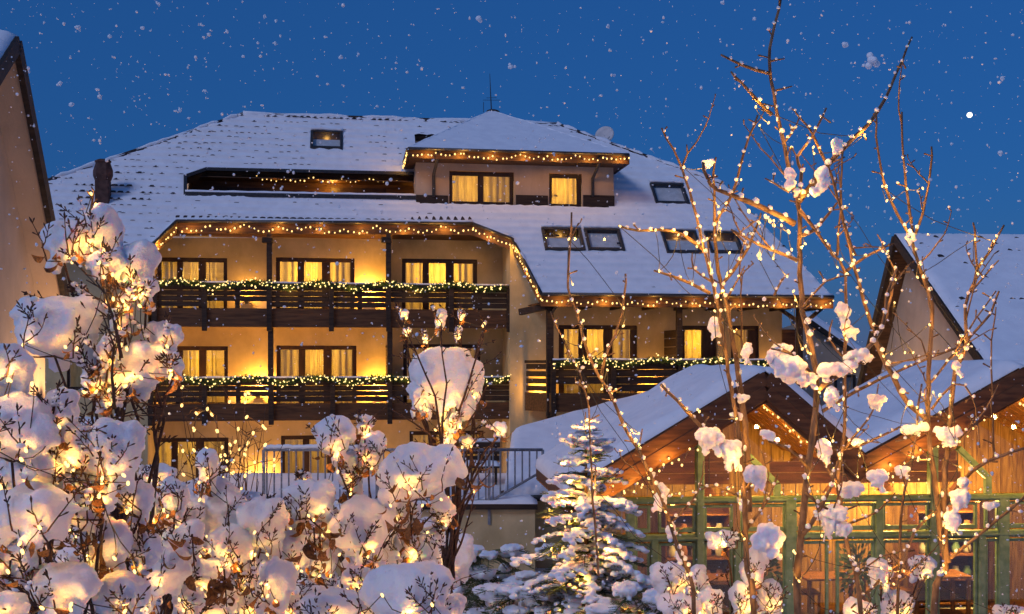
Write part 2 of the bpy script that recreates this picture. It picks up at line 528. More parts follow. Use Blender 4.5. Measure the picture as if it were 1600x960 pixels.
cand.sort(reverse=True)
for w, u, s in cand[:285]:
    o = link('tile', tile_me, roof)
    o.matrix_local = Matrix.Translation(rp(u, s, tile_relief(u, s + .01) - .016 + min(.022, max(0, w * .016)) + random.uniform(-.008, .006))) @ slope_rot @ Matrix.Diagonal((1.0, .4, .62, 1))
# lips drawn dark as shade under the tile courses, bare tile where snow thins
shade_lips = MB()
for i in range(int((corner[0] - left_eave[0]) / .22)):
    for j in range(1, int(SR / .34) + 1):
        u, s = left_eave[0] + (i + .5 + random.uniform(-.25, .25)) * .22, j * .34 + random.uniform(-.012, .012)
        thin = .09 + .07 * (s - 3.5) - .045 * (u + 5) + .55 * noise.noise(Vector((u * .5, s * .5, 9))) + .25 * noise.noise(Vector((u * 2.1, s * 2.1, 4)))
        if random.random() > thin: continue
        if not pip([(u, s - .02)], outline)[0] or pip([(u, s)], slot)[0] or pip([(u, s)], dormer_hole)[0] or any(pip([(u, s)], h)[0] for h in sky_holes): continue
        w = random.uniform(.03, .085); hgt = random.uniform(.004, .017) * (1.5 if thin > .6 else 1)
        h0 = max(tile_relief(u, s + .006), tile_relief(u, s - .012)) + .002
        b0 = len(shade_lips.v)
        for q in range(5):
            x = -1 + q / 2
            shade_lips.v += [tuple(rp(u + x * w, s - .014, h0 - .012)), tuple(rp(u + x * w, s - .010, h0 + hgt * math.sqrt(max(0, 1 - x * x))))]
        for q in range(4): shade_lips.f.append((b0 + 2*q, b0 + 2*q + 2, b0 + 2*q + 3, b0 + 2*q + 1))
shade_lips.build('tile_shade_lips', M['tile'], roof)['kind'] = 'stuff'
# black ragged edge of tiles over the loggia eave, and the ridge capping
def row(a_px, b_px, n, name, h, mesh_fn, parent):
    a, b = rc(*a_px), rc(*b_px)
    for i in range(n):
        w = (i + .5) / n
        o = link(name, mesh_fn, parent)
        o.matrix_local = Matrix.Translation(rp(a[0] + (b[0] - a[0]) * w, a[1] + (b[1] - a[1]) * w, h)) @ slope_rot
row((272, 343), (740, 347), 40, 'edge_tile', .056, tile_me, roof)
for a, b in ((TOP[1], TOP[2]), (TOP[0], TOP[1]), (TOP[2], TOP[3])):
    MB().tube([rp(*a, .04), rp(*b, .04)], .075, 8).build('ridge_cap', M['tile'], roof, True)
    n = 30; pts = [rp(a[0] + (b[0]-a[0])*i/n, a[1] + (b[1]-a[1])*i/n, .085 + random.uniform(-.05, .025)) for i in range(n + 1)]
    MB().tube(pts, [random.uniform(.05, .085) for _ in pts], 6).build('ridge_snow', M['roof_snow'], roof, True)

# fascia boards and gutters along the visible eaves
def fascia(pts, h, thick, name, mat, parent, push=.03):
    for a, b in zip(pts[:-1], pts[1:]):
        a, b = Vector(a), Vector(b)
        m = MB()
        off = Vector((0, -thick, 0))
        dn = Vector((0, 0, -h))
        m.prism([a + off, b + off, b + off + dn, a + off + dn], Vector((0, thick - push, 0)))
        m.build(name, mat, parent)
edge3 = [rp(u, s, 0) for u, s in EDGE] + [rp(*corner, 0)]
fascia([p + Vector((0, 0, .02)) for p in edge3], .34, .07, 'fascia', M['brown_wood'], roof)
fascia([rp(*left_eave, 0), edge3[0]], .25, .07, 'fascia', M['dark_wood'], roof)
for a, b in zip(edge3[:-1], edge3[1:]):
    o_ = Vector((0, -.10, .03))
    MB().tube([a + o_, b + o_], .055, 8).build('gutter', M['dark_metal'], roof, True)
    n = max(4, int((b - a).length / .28))
    MB().tube([a.lerp(b, i / n) + Vector((0, -.02, .085 + random.uniform(-.02, .02))) for i in range(n + 1)], [random.uniform(.035, .085) for _ in range(n + 1)], 6).build('eave_snow', M['roof_snow'], roof, True)
# rafters / soffits
WV, RV = 3.0, 1.2                                     # wall behind the loggia, wall of the other half
zs = edge3[1].z - .27
MB().poly([edge3[0] + Vector((0, 0, -.27)), edge3[1] + Vector((0, 0, -.27)), edge3[2] + Vector((0, 0, -.27)), edge3[3] + Vector((0, 0, -.27)),
           Vector((edge3[3].x, WV + .1, zs)), Vector((edge3[0].x, WV + .1, zs))]).build('soffit', M['brown_wood'], roof)
ze = edge3[4].z - .24
MB().prism([(edge3[4].x - .1, -.38, ze), (corner[0] - .25, -.38, ze), (corner[0] - .25, RV + .3, ze + .02), (edge3[4].x - .1, RV + .3, ze + .02)], (0, 0, .03)).build('soffit', M['brown_wood'], roof)
mb = MB()
for px in np.linspace(870, 1285, 9):
    p = hv(px, 475, -.3); mb = MB().box((p.x - .05, -.34, ze - .10), (p.x + .05, RV, ze - .004)); mb.build('rafter', M['dark_wood'], roof)

# walls with window openings
def wall(poly_px, v, holes_px, mat=None, name='wall', thick=.22):
    poly = [(p.x, p.z) for p in (hv(x, y, v) for x, y in poly_px)]
    holes = []
    for x0, y0, x1, y1 in holes_px:
        a, b = hv(x0, y0, v), hv(x1, y1, v)
        holes.append([(a.x, b.z), (b.x, b.z), (b.x, a.z), (a.x, a.z)])
    V_, T_ = fill(poly, holes)
    m = MB().add([(x, v, z) for x, z in V_], [t if True else t for t in T_])
    for h in holes:
        for i in range(4):
            a, b = h[i], h[(i + 1) % 4]
            m.quad((a[0], v, a[1]), (b[0], v, b[1]), (b[0], v + thick, b[1]), (a[0], v + thick, a[1]))
    return m.build(name, mat or M['plaster'], hotel)
def window(x0, y0, x1, y1, v, panes, watts=26, sill=True, parent=None, names=('window', 'pane', 'curtain'), bottom=None, dim=False):
    """frame mesh with panes and folded curtains behind; panes in photo pixels"""
    parent = parent or hotel
    a, b = hv(x0, y0, v), hv(x1, y1, v)
    z1, z0 = a.z, b.z
    F = v + .06
    fr = MB()
    fr.box((a.x, F, z1 - .13), (b.x, F + .10, z1)); fr.box((a.x, F, z0), (b.x, F + .10, z0 + .10))
    xs = [a.x] + sum([[hv(p0, y0, v).x, hv(p1, y0, v).x] for p0, p1 in panes], []) + [b.x]
    for i in range(0, len(xs), 2): fr.box((xs[i], F + .002, z0 + .10), (xs[i + 1], F + .098, z1 - .13))
    w = fr.build(names[0], M['frame_wood'], parent, bevel=.012)
    sub = w if parent is hotel else parent
    for i, (p0, p1) in enumerate(panes):
        u0, u1 = xs[1 + 2 * i], xs[2 + 2 * i]
        MB().box((u0 - .01, F + .04, z0 + .09), (u1 + .01, F + .052, z1 - .12)).build(names[1], M['glass'], sub)
        n = 36; ph = random.uniform(0, 6); c = MB(); vs = []
        cov = random.choice((1, 1, 1, .72, .55)); sidec = random.choice((-1, 1))
        for k in range(n + 1):
            q = k / n
            uu = u0 - .03 + (u1 - u0 + .06) * (q * cov if sidec > 0 else 1 - (1 - q) * cov)
            yy = F + .20 + .035 * math.sin(q * 30 * (u1 - u0) + ph + .8 * math.sin(7 * q + ph))
            vs += [(uu, yy, z0 + .02), (uu, yy + .01 * math.sin(9 * q), z1 - .10)]
        c.add(vs, [(2*k, 2*k+2, 2*k+3, 2*k+1) for k in range(n)])
        c.build(names[2], M['curtain'], sub, True)
    MB().box((a.x - .3, F + 2.1, z0 - .05), (b.x + .3, F + 2.16, z1 + .15)).build('room_wall', M['plaster'], sub)
    if watts:
        watts *= random.choice((.4, .6, .8, 1.0))
        lamp((((a.x + b.x) / 2) + random.uniform(-.3, .3), F + .95, z1 - .45), watts, w, (1, .54, .075), .12, 'room_light')
    if sill and parent is hotel:
        pass
    return w
rows = [((246, 402, 355, 487), (431, 402, 554, 487), (628, 404, 746, 489)),
        ((246, 541, 356, 634), (432, 540, 557, 635), (630, 538, 751, 636)),
        ((233, 685, 357, 783), (439, 681, 562, 783), (640, 674, 756, 783))]
def p3(x0, x1):
    w = (x1 - x0)
    return [(x0 + w * .05, x0 + w * .275), (x0 + w * .36, x0 + w * .585), (x0 + w * .69, x0 + w * .945)]
holes = [r for rw in rows for r in rw]
wall([(222, 372), (803, 372), (806, 800), (215, 800)], WV, holes)
for j, rw in enumerate(rows):
    for i, r in enumerate(rw):
        wt = {0: 150, 1: 130, 2: 40}[j]
        if (j, i) == (1, 2): wt = 7
        if (j, i) == (0, 0): wt = 75
        window(*r, WV, p3(r[0], r[2]), wt)
# wall of the right-hand half, its pier and the left pier
rw = [(873, 508, 996, 632), (1063, 509, 1120, 632), (1142, 509, 1186, 632)]
wall([(826, 432), (862, 478), (1222, 474), (1222, 800), (826, 800)], RV, rw)
window(*rw[0], RV, [(882, 905), (918, 944), (958, 986)], 150)
window(*rw[1], RV, [(1071, 1098)], 140)
window(*rw[2], RV, [(1149, 1170)], 25)
zb = .0
a, b = hv(797, 379, 1.3), hv(827, 436, 1.3)
MB().prism([(a.x, 1.3, 0), (b.x, 1.3, 0), (b.x, 1.3, b.z), (a.x, 1.3, a.z)], (0, WV - 1.3 + .1, 0)).build('pier', M['plaster'], hotel)
e_ = hv(1222, 474, RV)
MB().box((e_.x - .25, RV + .003, 0), (e_.x, 2 * VR - RV, e_.z)).build('side_wall', M['plaster'], hotel)
a, b = hv(60, 420, 1.5), hv(231, 400, 1.5)
wall_l = wall([(60, 405), (229, 402), (222, 800), (50, 800)], 1.5, [(104, 553, 138, 610)], M['plaster'], 'wall')
window(104, 553, 138, 610, 1.5, [(108, 134)], 0)
MB().box((b.x - .12, 1.503, 0), (b.x, WV + .1, b.z)).build('side_wall', M['plaster'], hotel)

# balconies
def balcony(px0, px1, ytop, ybeam, ybot, v, vback, posts_px, label, ret_left=None, ret_px=None):
    zt, zbm, zb = hv((px0 + px1) / 2, ytop, v).z, hv((px0 + px1) / 2, ybeam, v).z, hv((px0 + px1) / 2, ybot, v).z
    u0, u1 = hv(px0, ytop, v).x, hv(px1, ytop, v).x
    B = empty('balcony', (0, 0, 0), 0, hotel); B['label'] = label
    MB().box((u0, v - .02, zb), (u1, v + .13, zbm)).build('edge_beam', M['brown_wood'], B, bevel=.01)
    MB().box((u0 + .02, v + .135, zb + .06), (u1 - .02, vback, zbm - .08)).build('floor_slab', M['plaster'], B)
    MB().box((u0 - .03, v - .07, zt - .09), (u1 + .03, v + .12, zt)).build('handrail', M['dark_wood'], B, bevel=.012)
    us = [u0] + [hv(p, ytop, v).x for p in posts_px] + [u1]
    for u in us:
        MB().box((u - .075, v - .115, zb - .12), (u + .075, v - .024, zt - .10)).build('post', M['dark_wood'], B, bevel=.008)
    nrow = 4; H = zt - .10 - zbm; g = H / nrow
    for k, (ua, ub) in enumerate(zip(us[:-1], us[1:])):
        for j in range(nrow):
            z0 = zbm + .05 + j * g
            hh = g - (.013 if j < 3 else .010)
            if j == 0 and (k * 7 + int(px0)) % 3 == 0: continue
            MB().box((ua + .01, v - .022 + .002 * j, z0), (ub - .01, v + .016 + .002 * j, z0 + hh)).build('slat', M['dark_wood'], B)
        if (k * 5 + int(ybot)) % 4 != 0:
            um = (ua + ub) / 2
            MB().box((um - .07, v + .03, zbm), (um + .07, v + .07, zt - .10)).build('inner_post', M['dark_wood'], B)
    if ret_left:
        pa, pb = Vector((u0, v, 0)), Vector((ret_left, vback - .1, 0))
        for (z0, h, th, nm, mt) in [(zt - .045, .09, .15, 'handrail', 'dark_wood'), ((zb + zbm) / 2, zbm - zb, .12, 'edge_beam', 'brown_wood')] + [(zbm + .05 + j * g + (g - .06) / 2, g - .06, .035, 'slat', 'dark_wood') for j in range(nrow)]:
            q = Vector((0, 0, z0))
            MB().beam(pa + q, pb + q, th, h).build(nm, M[mt], B)
    n = 40; zl = zt + .018
    MB().tube([(u0 + (u1 - u0) * i / n, v + .03, zl + random.uniform(-.008, .01)) for i in range(n + 1)], .035, 6).build('rail_snow', M['roof_snow'], B, True)
    return zt, u0, u1
BV = 1.5
z1t, b1u0, b1u1 = balcony(242, 795, 444, 483, 512, BV, WV, [320, 421, 518, 607, 705], 'topmost timber balcony under the loggia eave', hv(222, 444, WV).x)
z2t, b2u0, b2u1 = balcony(236, 803, 591, 630, 657, BV, WV, [320, 424, 520, 609, 707], 'lower timber balcony above the ground floor', hv(214, 591, WV).x)
z3t, b3u0, b3u1 = balcony(864, 1225, 563, 614, 643, -.2, RV, [958, 1062, 1150], 'timber balcony of the right half above the glazed pavilion', hv(822, 563, RV).x)

# posts, braces and partition screens
def post(px, y0, y1, v, w=.16):
    a, b = hv(px, y0, v), hv(px, y1, v)
    MB().box((a.x - w / 2, v - w / 2, b.z), (a.x + w / 2, v + w / 2, a.z)).build('timber_post', M['dark_wood'], hotel, bevel=.01)
for px in (421, 607):
    post(px, 366, 512, 1.72); post(px + 2, 512, 657, 1.72)
    a = hv(px, 372, 1.72)
    MB().box((a.x - .22, 1.6, a.z - .16), (a.x + .10, 1.85, a.z + .02)).build('post_cap', M['dark_wood'], hotel, bevel=.02)
for px in (607,):
    for (y0, y1) in ((395, 485), (540, 632)):
        a, b = hv(px - 2, y0, 2.3), hv(px - 2, y1, 2.3)
        S = empty('partition_screen', (0, 0, 0), 0, hotel)
        MB().box((a.x - .03, 1.85, a.z - .06), (a.x + .03, WV, a.z)).build('rail', M['dark_wood'], S)
        for q in range(7):
            zz = b.z + (a.z - .1 - b.z) * q / 7
            MB().box((a.x - .02, 1.85, zz), (a.x + .02, WV, zz + (a.z - b.z) / 8.2)).build('slat', M['dark_wood'], S)
post(859, 476, 800, -.02, .2)
post(1061, 474, 565, -.02, .17)
post(1249, 474, 800, -.02, .17)
a, b = hv(1040, 512, .6), hv(1040, 632, .6)
S = empty('partition_screen', (0, 0, 0), 0, hotel)
for q in range(9):
    zz = b.z + (a.z - b.z) * q / 9
    MB().beam((hv(1060, 520, 0).x, .02, zz + .06), (hv(1036, 520, RV).x + .05, RV, zz + .06), .03, (a.z - b.z) / 10).build('slat', M['dark_wood'], S)
a = hv(1245, 478, -.02)
MB().beam(a + Vector((0, 0, -.75)), a + Vector((.95, 0, .05)), .10, .12, (0, 1, 0)).build('brace', M['dark_wood'], hotel)
MB().beam(a + Vector((0, 0, -.45)), a + Vector((-.75, 0, .02)), .10, .12, (0, 1, 0)).build('brace', M['dark_wood'], hotel)
a = hv(850, 478, -.2)
MB().beam(a + Vector((-.62, .7, -.16)), a + Vector((.1, .1, -.02)), .16, .2).build('purlin_end', M['dark_wood'], hotel, bevel=.02)
a = hv(1232, 515, .6); b = hv(1232, 580, .6)
MB().box((hv(1222, 515, .6).x + .01, .6, b.z), (hv(1243, 515, .6).x, .66, a.z)).build('end_panel', M['brown_wood'], hotel)
# downpipes
def downpipe(pts, name='downpipe', parent=None):
    MB().tube(pts, .05, 8).build(name, M['dark_metal'], parent or hotel, True)
a = hv(868, 470, -.3)
downpipe([a, a + Vector((.02, .05, -.18)), a + Vector((-.14, .32, -.5)), Vector((a.x - .16, .15, 2.0))])

# wall lamps that wash the loggia walls
SC = [(577, 470, 165), (590, 620, 215), (403, 618, 190), (789, 468, 110), (794, 618, 250), (408, 765, 140), (797, 758, 150), (590, 765, 80), (385, 470, 34), (262, 618, 66)]
wl_me = MB().lathe([(.03, -.10), (.055, -.09), (.06, .07), (.075, .09), (.075, .11)], n=10).mesh('lamp_body', M['dark_metal'], True)
for px, py, W in SC:
    p = hv(px, py, WV - .16)
    o = link('wall_lamp', wl_me, hotel); o.location = p
    g = MB().ball((0, 0, .09), .05, 1).build('glow_lens', M['lit_shade'], o, True)
    lamp((0, -.05, .22), W * 1.3, o, WARM, .05, 'wall_light')
for px, py, W in ((1015, 610, 48), (1205, 600, 42), (845, 620, 40)):
    p = hv(px, py, RV - .16)
    o = link('wall_lamp', wl_me, hotel); o.location = p
    MB().ball((0, 0, .09), .05, 1).build('glow_lens', M['lit_shade'], o, True)
    lamp((0, -.05, .22), W * 1.3, o, WARM, .05, 'wall_light')

# roof slot loggia
sl = [rp(u, s, 0) for u, s in slot]
vb = sl[2].y + .75
sg = empty('roof_loggia', (0, 0, 0), 0, hotel)
u0, u1 = sl[0].x, sl[4].x
zb_, zt_ = min(sl[0].z, sl[4].z), sl[2].z + .3
MB().box((u0, vb, zb_ - .5), (u1, vb + .1, sl[2].z - .15)).build('back_wall', M['brown_wood'], sg)
MB().poly([(u0, sl[0].y - .1, zb_ - .35), (u1, sl[4].y - .1, zb_ - .35), (u1, vb, zb_ - .35), (u0, vb, zb_ - .35)]).build('floor', M['brown_wood'], sg)
MB().poly([(u0, sl[0].y - .1, zb_ - .5), (u0, vb, zb_ - .5), (u0, vb, sl[2].z - .15), (u0, sl[2].y, sl[2].z - .15)]).build('cheek', M['dark_wood'], sg)
zc = sl[2].z - .18
MB().box((u0 + .02, sl[2].y - .02, zc), (u1, vb - .004, zc + .03)).build('ceiling', M['brown_wood'], sg)
for i, px in enumerate((400, 560)):
    p = hv(px, 300, vb - .02)
    MB().box((p.x - .9, vb - .06, zb_ - .4), (p.x + .9, vb - .004, min(p.z + .12, sl[2].z - .25))).build('window_band', M['frame_wood'], sg)
q = [rp(*slot[0], .09), rp(*slot[1], .09), rp(*slot[2], .09), rp(*slot[3], .09), rp(*slot[4], .09)]
for a, b in zip(q[:-1], q[1:]): MB().beam(a, b, .10, .10).build('trim', M['dark_metal'], sg)
MB().beam(q[0], q[4], .12, .12).build('sill', M['dark_metal'], sg)
n = 30
MB().tube([q[0].lerp(q[4], i / n) + Vector((0, 0, .07 + random.uniform(-.01, .012))) for i in range(n + 1)], .055, 6).build('sill_snow', M['roof_snow'], sg, True)
lamp(hv(520, 292, vb - .45), 26, sg, WARM, .1, 'loggia_light')

# dormer
dm = empty('dormer', (0, 0, 0), 0, hotel)
DV = hr(800, 322).y
dh = [(702, 267, 803, 321), (858, 271, 909, 324)]
def dwall():
    poly_px = [(650, 245), (958, 252), (960, 328), (650, 322)]
    poly = [(p.x, p.z) for p in (hv(x, y, DV) for x, y in poly_px)]
    hs = []
    for x0, y0, x1, y1 in dh:
        a, b = hv(x0, y0, DV), hv(x1, y1, DV); hs.append([(a.x, b.z), (b.x, b.z), (b.x, a.z), (a.x, a.z)])
    V_, T_ = fill(poly, hs)
    m = MB().add([(x, DV, z) for x, z in V_], T_)
    l, r = hv(650, 245, DV), hv(958, 252, DV); zb = hv(650, 326, DV).z
    m.quad((l.x, DV, zb), (l.x, DV, l.z), (l.x, DV + 4, l.z), (l.x, DV + 4, zb + 3))
    m.quad((r.x, DV, zb), (r.x, DV + 4, zb + 3), (r.x, DV + 4, l.z), (r.x, DV, r.z))
    m.build('wall', M['plaster_grey'], dm)
dwall()
window(*dh[0], DV, [(707, 747), (756, 797)], 140, False, dm, ('window_frame', 'window_pane', 'curtain'))
window(*dh[1], DV, [(863, 902)], 140, False, dm, ('window_frame', 'window_pane', 'curtain'))
for x0, x1 in ((650, 700), (806, 856), (911, 960)):
    a, b = hv(x0, 305, DV), hv(x1, 322, DV)
    MB().box((a.x, DV - .03, b.z - .1), (b.x, DV - .003, a.z)).build('base_board', M['dark_wood'], dm)
EV = DV - .75
ca, cb = hv(637, 234, EV), hv(982, 244, EV)
ez = (ca.z + cb.z) / 2
apex = hv(768, 176, VR + .1)
c1, c2 = Vector((ca.x, EV, ez)), Vector((cb.x, EV, ez))
c3, c4 = Vector((cb.x, EV + 5.4, ez)), Vector((ca.x, EV + 5.4, ez))
for k, (a, b) in enumerate(((c1, c2), (c2, c3), (c4, c1))):
    n, m_ = 44, 26
    vs, fs = [], []
    nrm = (b - a).cross(apex - a).normalized()
    for j in range(m_ + 1):
        for i in range(n + 1):
            t, w = j / m_, i / n
            p = a.lerp(apex, t).lerp(b.lerp(apex, t), w)
            fr = (t * 13) % 1.0
            vs.append(p + nrm * (.06 + .012 * noise.noise(p * 1.7) + (.022 * (j % 2) if 0 < j < m_ else 0)))
    for j in range(m_):
        for i in range(n): fs.append((j*(n+1)+i, j*(n+1)+i+1, (j+1)*(n+1)+i+1, (j+1)*(n+1)+i))
    MB().add(vs, fs).build('snow', M['roof_snow'], dm, True)
MB().add([c1, c2, c3, c4, apex], [(0, 1, 4), (1, 2, 4), (2, 3, 4), (3, 0, 4), (0, 3, 2, 1)]).build('roof_body', M['dark_wood'], dm)
for a, b in ((c1, c2), (c2, c3), (c1, c4)):
    MB().beam(a + Vector((0, 0, -.12)), b + Vector((0, 0, -.12)), .06, .28).build('fascia', M['brown_wood'], dm)
    o_ = Vector((0, -.09 if a.y == b.y else 0, .02))
    MB().tube([a + o_, b + o_], .05, 8).build('gutter', M['dark_metal'], dm, True)
MB().box((c1.x + .05, EV + .05, ez - .25), (c2.x - .05, EV + 3.5, ez - .22)).build('soffit', M['brown_wood'], dm)
for px, sgn in ((683, 1), (936, 1)):
    a = hv(px, 250, EV)
    t = Vector((a.x, EV - .02, ez - .02))
    downpipe([t, t + Vector((0, .08, -.3)), Vector((t.x - .05, DV - .08, ez - .62)), Vector((t.x - .05, DV - .08, hv(px, 308, DV).z))], 'downpipe', dm)
for a, b in ((c1, apex), (c2, apex)):
    n = 16
    MB().tube([a.lerp(b, i / n) + Vector((0, 0, .05 + random.uniform(-.012, .012))) for i in range(n + 1)], .045, 6).build('hip_snow', M['roof_snow'], dm, True)
MB().ball(apex + Vector((.05, 0, .02)), .22, 1, (1.1, .6, .45)).build('apex_cap', M['tile'], dm, True)

# antenna, satellite dish, chimney
at_ = empty('antenna', apex, 0, hotel)
MB().tube([(0, 0, 0), (-.03, 0, .6), (-.06, 0, 1.35)], [.022, .018, .008], 6).build('mast', M['dark_metal'], at_)
for z, w in ((.42, .30), (.50, .18)):
    MB().tube([(-w, 0, z), (w, 0, z + .02)], .008, 5).build('element', M['dark_metal'], at_)
MB().tube([(-.28, 0, 0), (-.28, 0, .35)], .010, 5).build('element', M['dark_metal'], at_)
sd = empty('satellite_dish', hv(945, 222, VR - .3), 0, hotel)
dsh = MB(); n = 20; vs = [(0, 0, 0)]; fs = []
for i in range(1, 5):
    for k in range(n):
        r = .34 * i / 4; w = 2 * math.pi * k / n
        vs.append((r * math.cos(w), -.55 * r * r - .0, r * math.sin(w)))
for k in range(n): fs.append((0, 1 + k, 1 + (k + 1) % n))
for i in range(3):
    for k in range(n): fs.append((1 + i*n + k, 1 + (i+1)*n + k, 1 + (i+1)*n + (k+1) % n, 1 + i*n + (k+1) % n))
o = MB().add(vs, fs).build('dish', M['dish'], sd, True); o.location = (0, 0, .22); o.rotation_euler = (R(-20), 0, R(-30))
m = o.modifiers.new('s', 'SOLIDIFY'); m.thickness = .02
MB().tube([(0, .02, .22), (0, .05, -.4)], .03, 6).build('mount', M['metal'], sd)
MB().tube([(0, -.02, .0), (.1, -.35, .12)], .012, 5).build('feed_arm', M['metal'], sd)
cp = hv(161, 320, hr(161, 318).y)
chm = empty('chimney', cp, 0, hotel)
MB().box((-.20, -.20, -.8), (.20, .20, .72)).build('shaft', M['chimney'], chm, bevel=.02)
hx = MB(); prof = [(.22, .68), (.29, .86), (.29, 1.02), (.21, 1.26)]
hx.lathe(prof, n=6).build('cowl', M['chimney'], chm)
MB().lathe([(.24, 1.26), (.24, 1.32), (.12, 1.36)], n=6).build('cap', M['chimney'], chm)

# skylights
for k, (ua, s0, ub, s1) in enumerate(sky_boxes):
    S = empty('skylight', (0, 0, 0), 0, hotel)
    t = .09
    fr = MB()
    for (a0, b0, a1, b1) in ((ua, s0, ub, s0 + t), (ua, s1 - t, ub, s1), (ua, s0 + t, ua + t, s1 - t), (ub - t, s0 + t, ub, s1 - t)):
        fr.prism([rp(a0, b0, .13), rp(a1, b0, .13), rp(a1, b1, .13), rp(a0, b1, .13)], rp(0, 0, -.2) - rp(0, 0, .13))
    fr.build('frame', M['dark_metal'], S, bevel=.01)
    MB().poly([rp(ua + t, s0 + t, .09), rp(ub - t, s0 + t, .09), rp(ub - t, s1 - t, .09), rp(ua + t, s1 - t, .09)]).build('pane', M['glass'], S)
    sm = s0 + t + (s1 - s0 - 2 * t) * (.70 if k not in (2, 5) else 1.0)
    MB().poly([rp(ua + t, s0 + t, -.02), rp(ub - t, s0 + t, -.02), rp(ub - t, sm, -.02), rp(ua + t, sm, -.02)]).build('blind', M['cloth'], S)
    MB().poly([rp(ua + t, s0, -.40), rp(ub - t, s0, -.40), rp(ub - t, s1, -.40), rp(ua + t, s1, -.40)]).build('room_ceiling', M['plaster'], S)
    if k not in (2, 5): lamp(rp((ua + ub) / 2, s1 - .16, -.20), 8.0, S, (1, .5, .1), .10, 'room_light')
    n = 10
    pts = [rp(ua + (ub - ua) * i / n, s1 + .05, .14 + random.uniform(-.02, .02)) for i in range(n + 1)]
    MB().tube(pts, [.05] * (n + 1), 6).build('snow_lip', M['roof_snow'], S, True)

# lights and garlands on the hotel
def up(p, dx=0, dy=0, dz=0): return l2w(Vector(p) + Vector((dx, dy, dz)))
def swag(a, b, n, amp):
    out = []
    for i in range(n + 1):
        p = a.lerp(b, i / n); out.append(p + Vector((0, 0, random.uniform(-.06, .03) if i % 2 else amp)))
    return out
e = [l2w(p + Vector((0, -.16, -.14))) for p in edge3]
string_lights('string_lights', [e[0], e[1], *swag(e[1], e[2], 9, .06)[1:]], 'warm string lights swagged along the loggia eave fascia', .13, .026, 11, 9, 'hotel eave lights', .10, .03)
string_lights('string_lights', [e[2], e[3], e[4]], 'warm string lights running down the sloping roof verge beside the pier', .12, .026, 11, 8, 'hotel eave lights', .03, .02)
string_lights('string_lights', swag(e[4], e[5], 10, .05), 'warm string lights swagged along the long lower right eave', .13, .026, 12, 9, 'hotel eave lights', .09, .03)
dd = Vector((0, -.12, -.10))
string_lights('string_lights', [l2w(c4.lerp(c1, .35) + Vector((-.1, 0, -.12))), l2w(c1 + dd), *swag(l2w(c1 + dd), l2w(c2 + dd), 8, .05)[1:]], 'warm string lights round the dormer eave', .13, .026, 10, 7, 'hotel eave lights', .08, .025)
q0, q1 = hv(402, 279, sl[2].y + .1), hv(620, 283, sl[3].y + .1)
string_lights('string_lights', swag(l2w(q0), l2w(q1), 5, .08), 'warm string lights swagged inside the dark roof loggia', .13, .022, 2.0, 9, 'hotel eave lights', .07, .02)
def garland(name, a, b, label, amp=.17, dens=60):
    g = empty(name, (0, 0, 0)); tag(g, label, 'garland', 'fir garlands on the balcony rails')
    L = (b - a).length; n = int(L / .03); path = []
    for i in range(n + 1):
        w = i / n
        path.append(a.lerp(b, w) + Vector((0, 0, amp * abs(math.sin(w * L * 1.55)) - .16 + .03 * noise.noise(Vector((w * L * 2, 0, 5))))))
    gm = MB()
    for p in path:
        for _ in range(dens // 6):
            d = Vector((random.gauss(0, 1), random.gauss(0, 1) - .4, random.gauss(0, 1))).normalized()
            q = p + d * .02; r = q + d * random.uniform(.08, .18); s = d.orthogonal().normalized() * random.uniform(.010, .020)
            gm.add([q - s, q + s, r], [(0, 1, 2)])
    MB().tube(path[::6], .02, 5).build('wire', M['cable'], g)
    gm.build('greenery', M['garland'], g)['kind'] = 'stuff'
    bm = MB()
    k = int(L / .042)
    for i in range(k):
        p = path[int(i / k * n)] + Vector((random.gauss(0, .05), -.10 + random.gauss(0, .03), random.gauss(0, .065)))
        bm.ball(p, random.uniform(.015, .028), 0)
        if i % 22 == 11: lamp(p + Vector((0, -.1, .02)), 3.5, g, (1, .52, .1), .06)
    bm.build('bulbs', M['bulb_yellow'], g, True)['kind'] = 'stuff'
garland('garland', l2w((b1u0 - .25, BV - .12, z1t)), l2w((b1u1 - .15, BV - .12, z1t)), 'lit fir garland along the topmost balcony rail')
garland('garland', l2w((b2u0 - .25, BV - .12, z2t)), l2w((b2u1 - .10, BV - .12, z2t)), 'lit fir garland along the lower balcony rail above the ground floor')
garland('garland', l2w((b3u0 + .05, -.32, z3t)), l2w((b3u1, -.32, z3t)), 'lit fir garland along the right balcony rail above the pavilion')
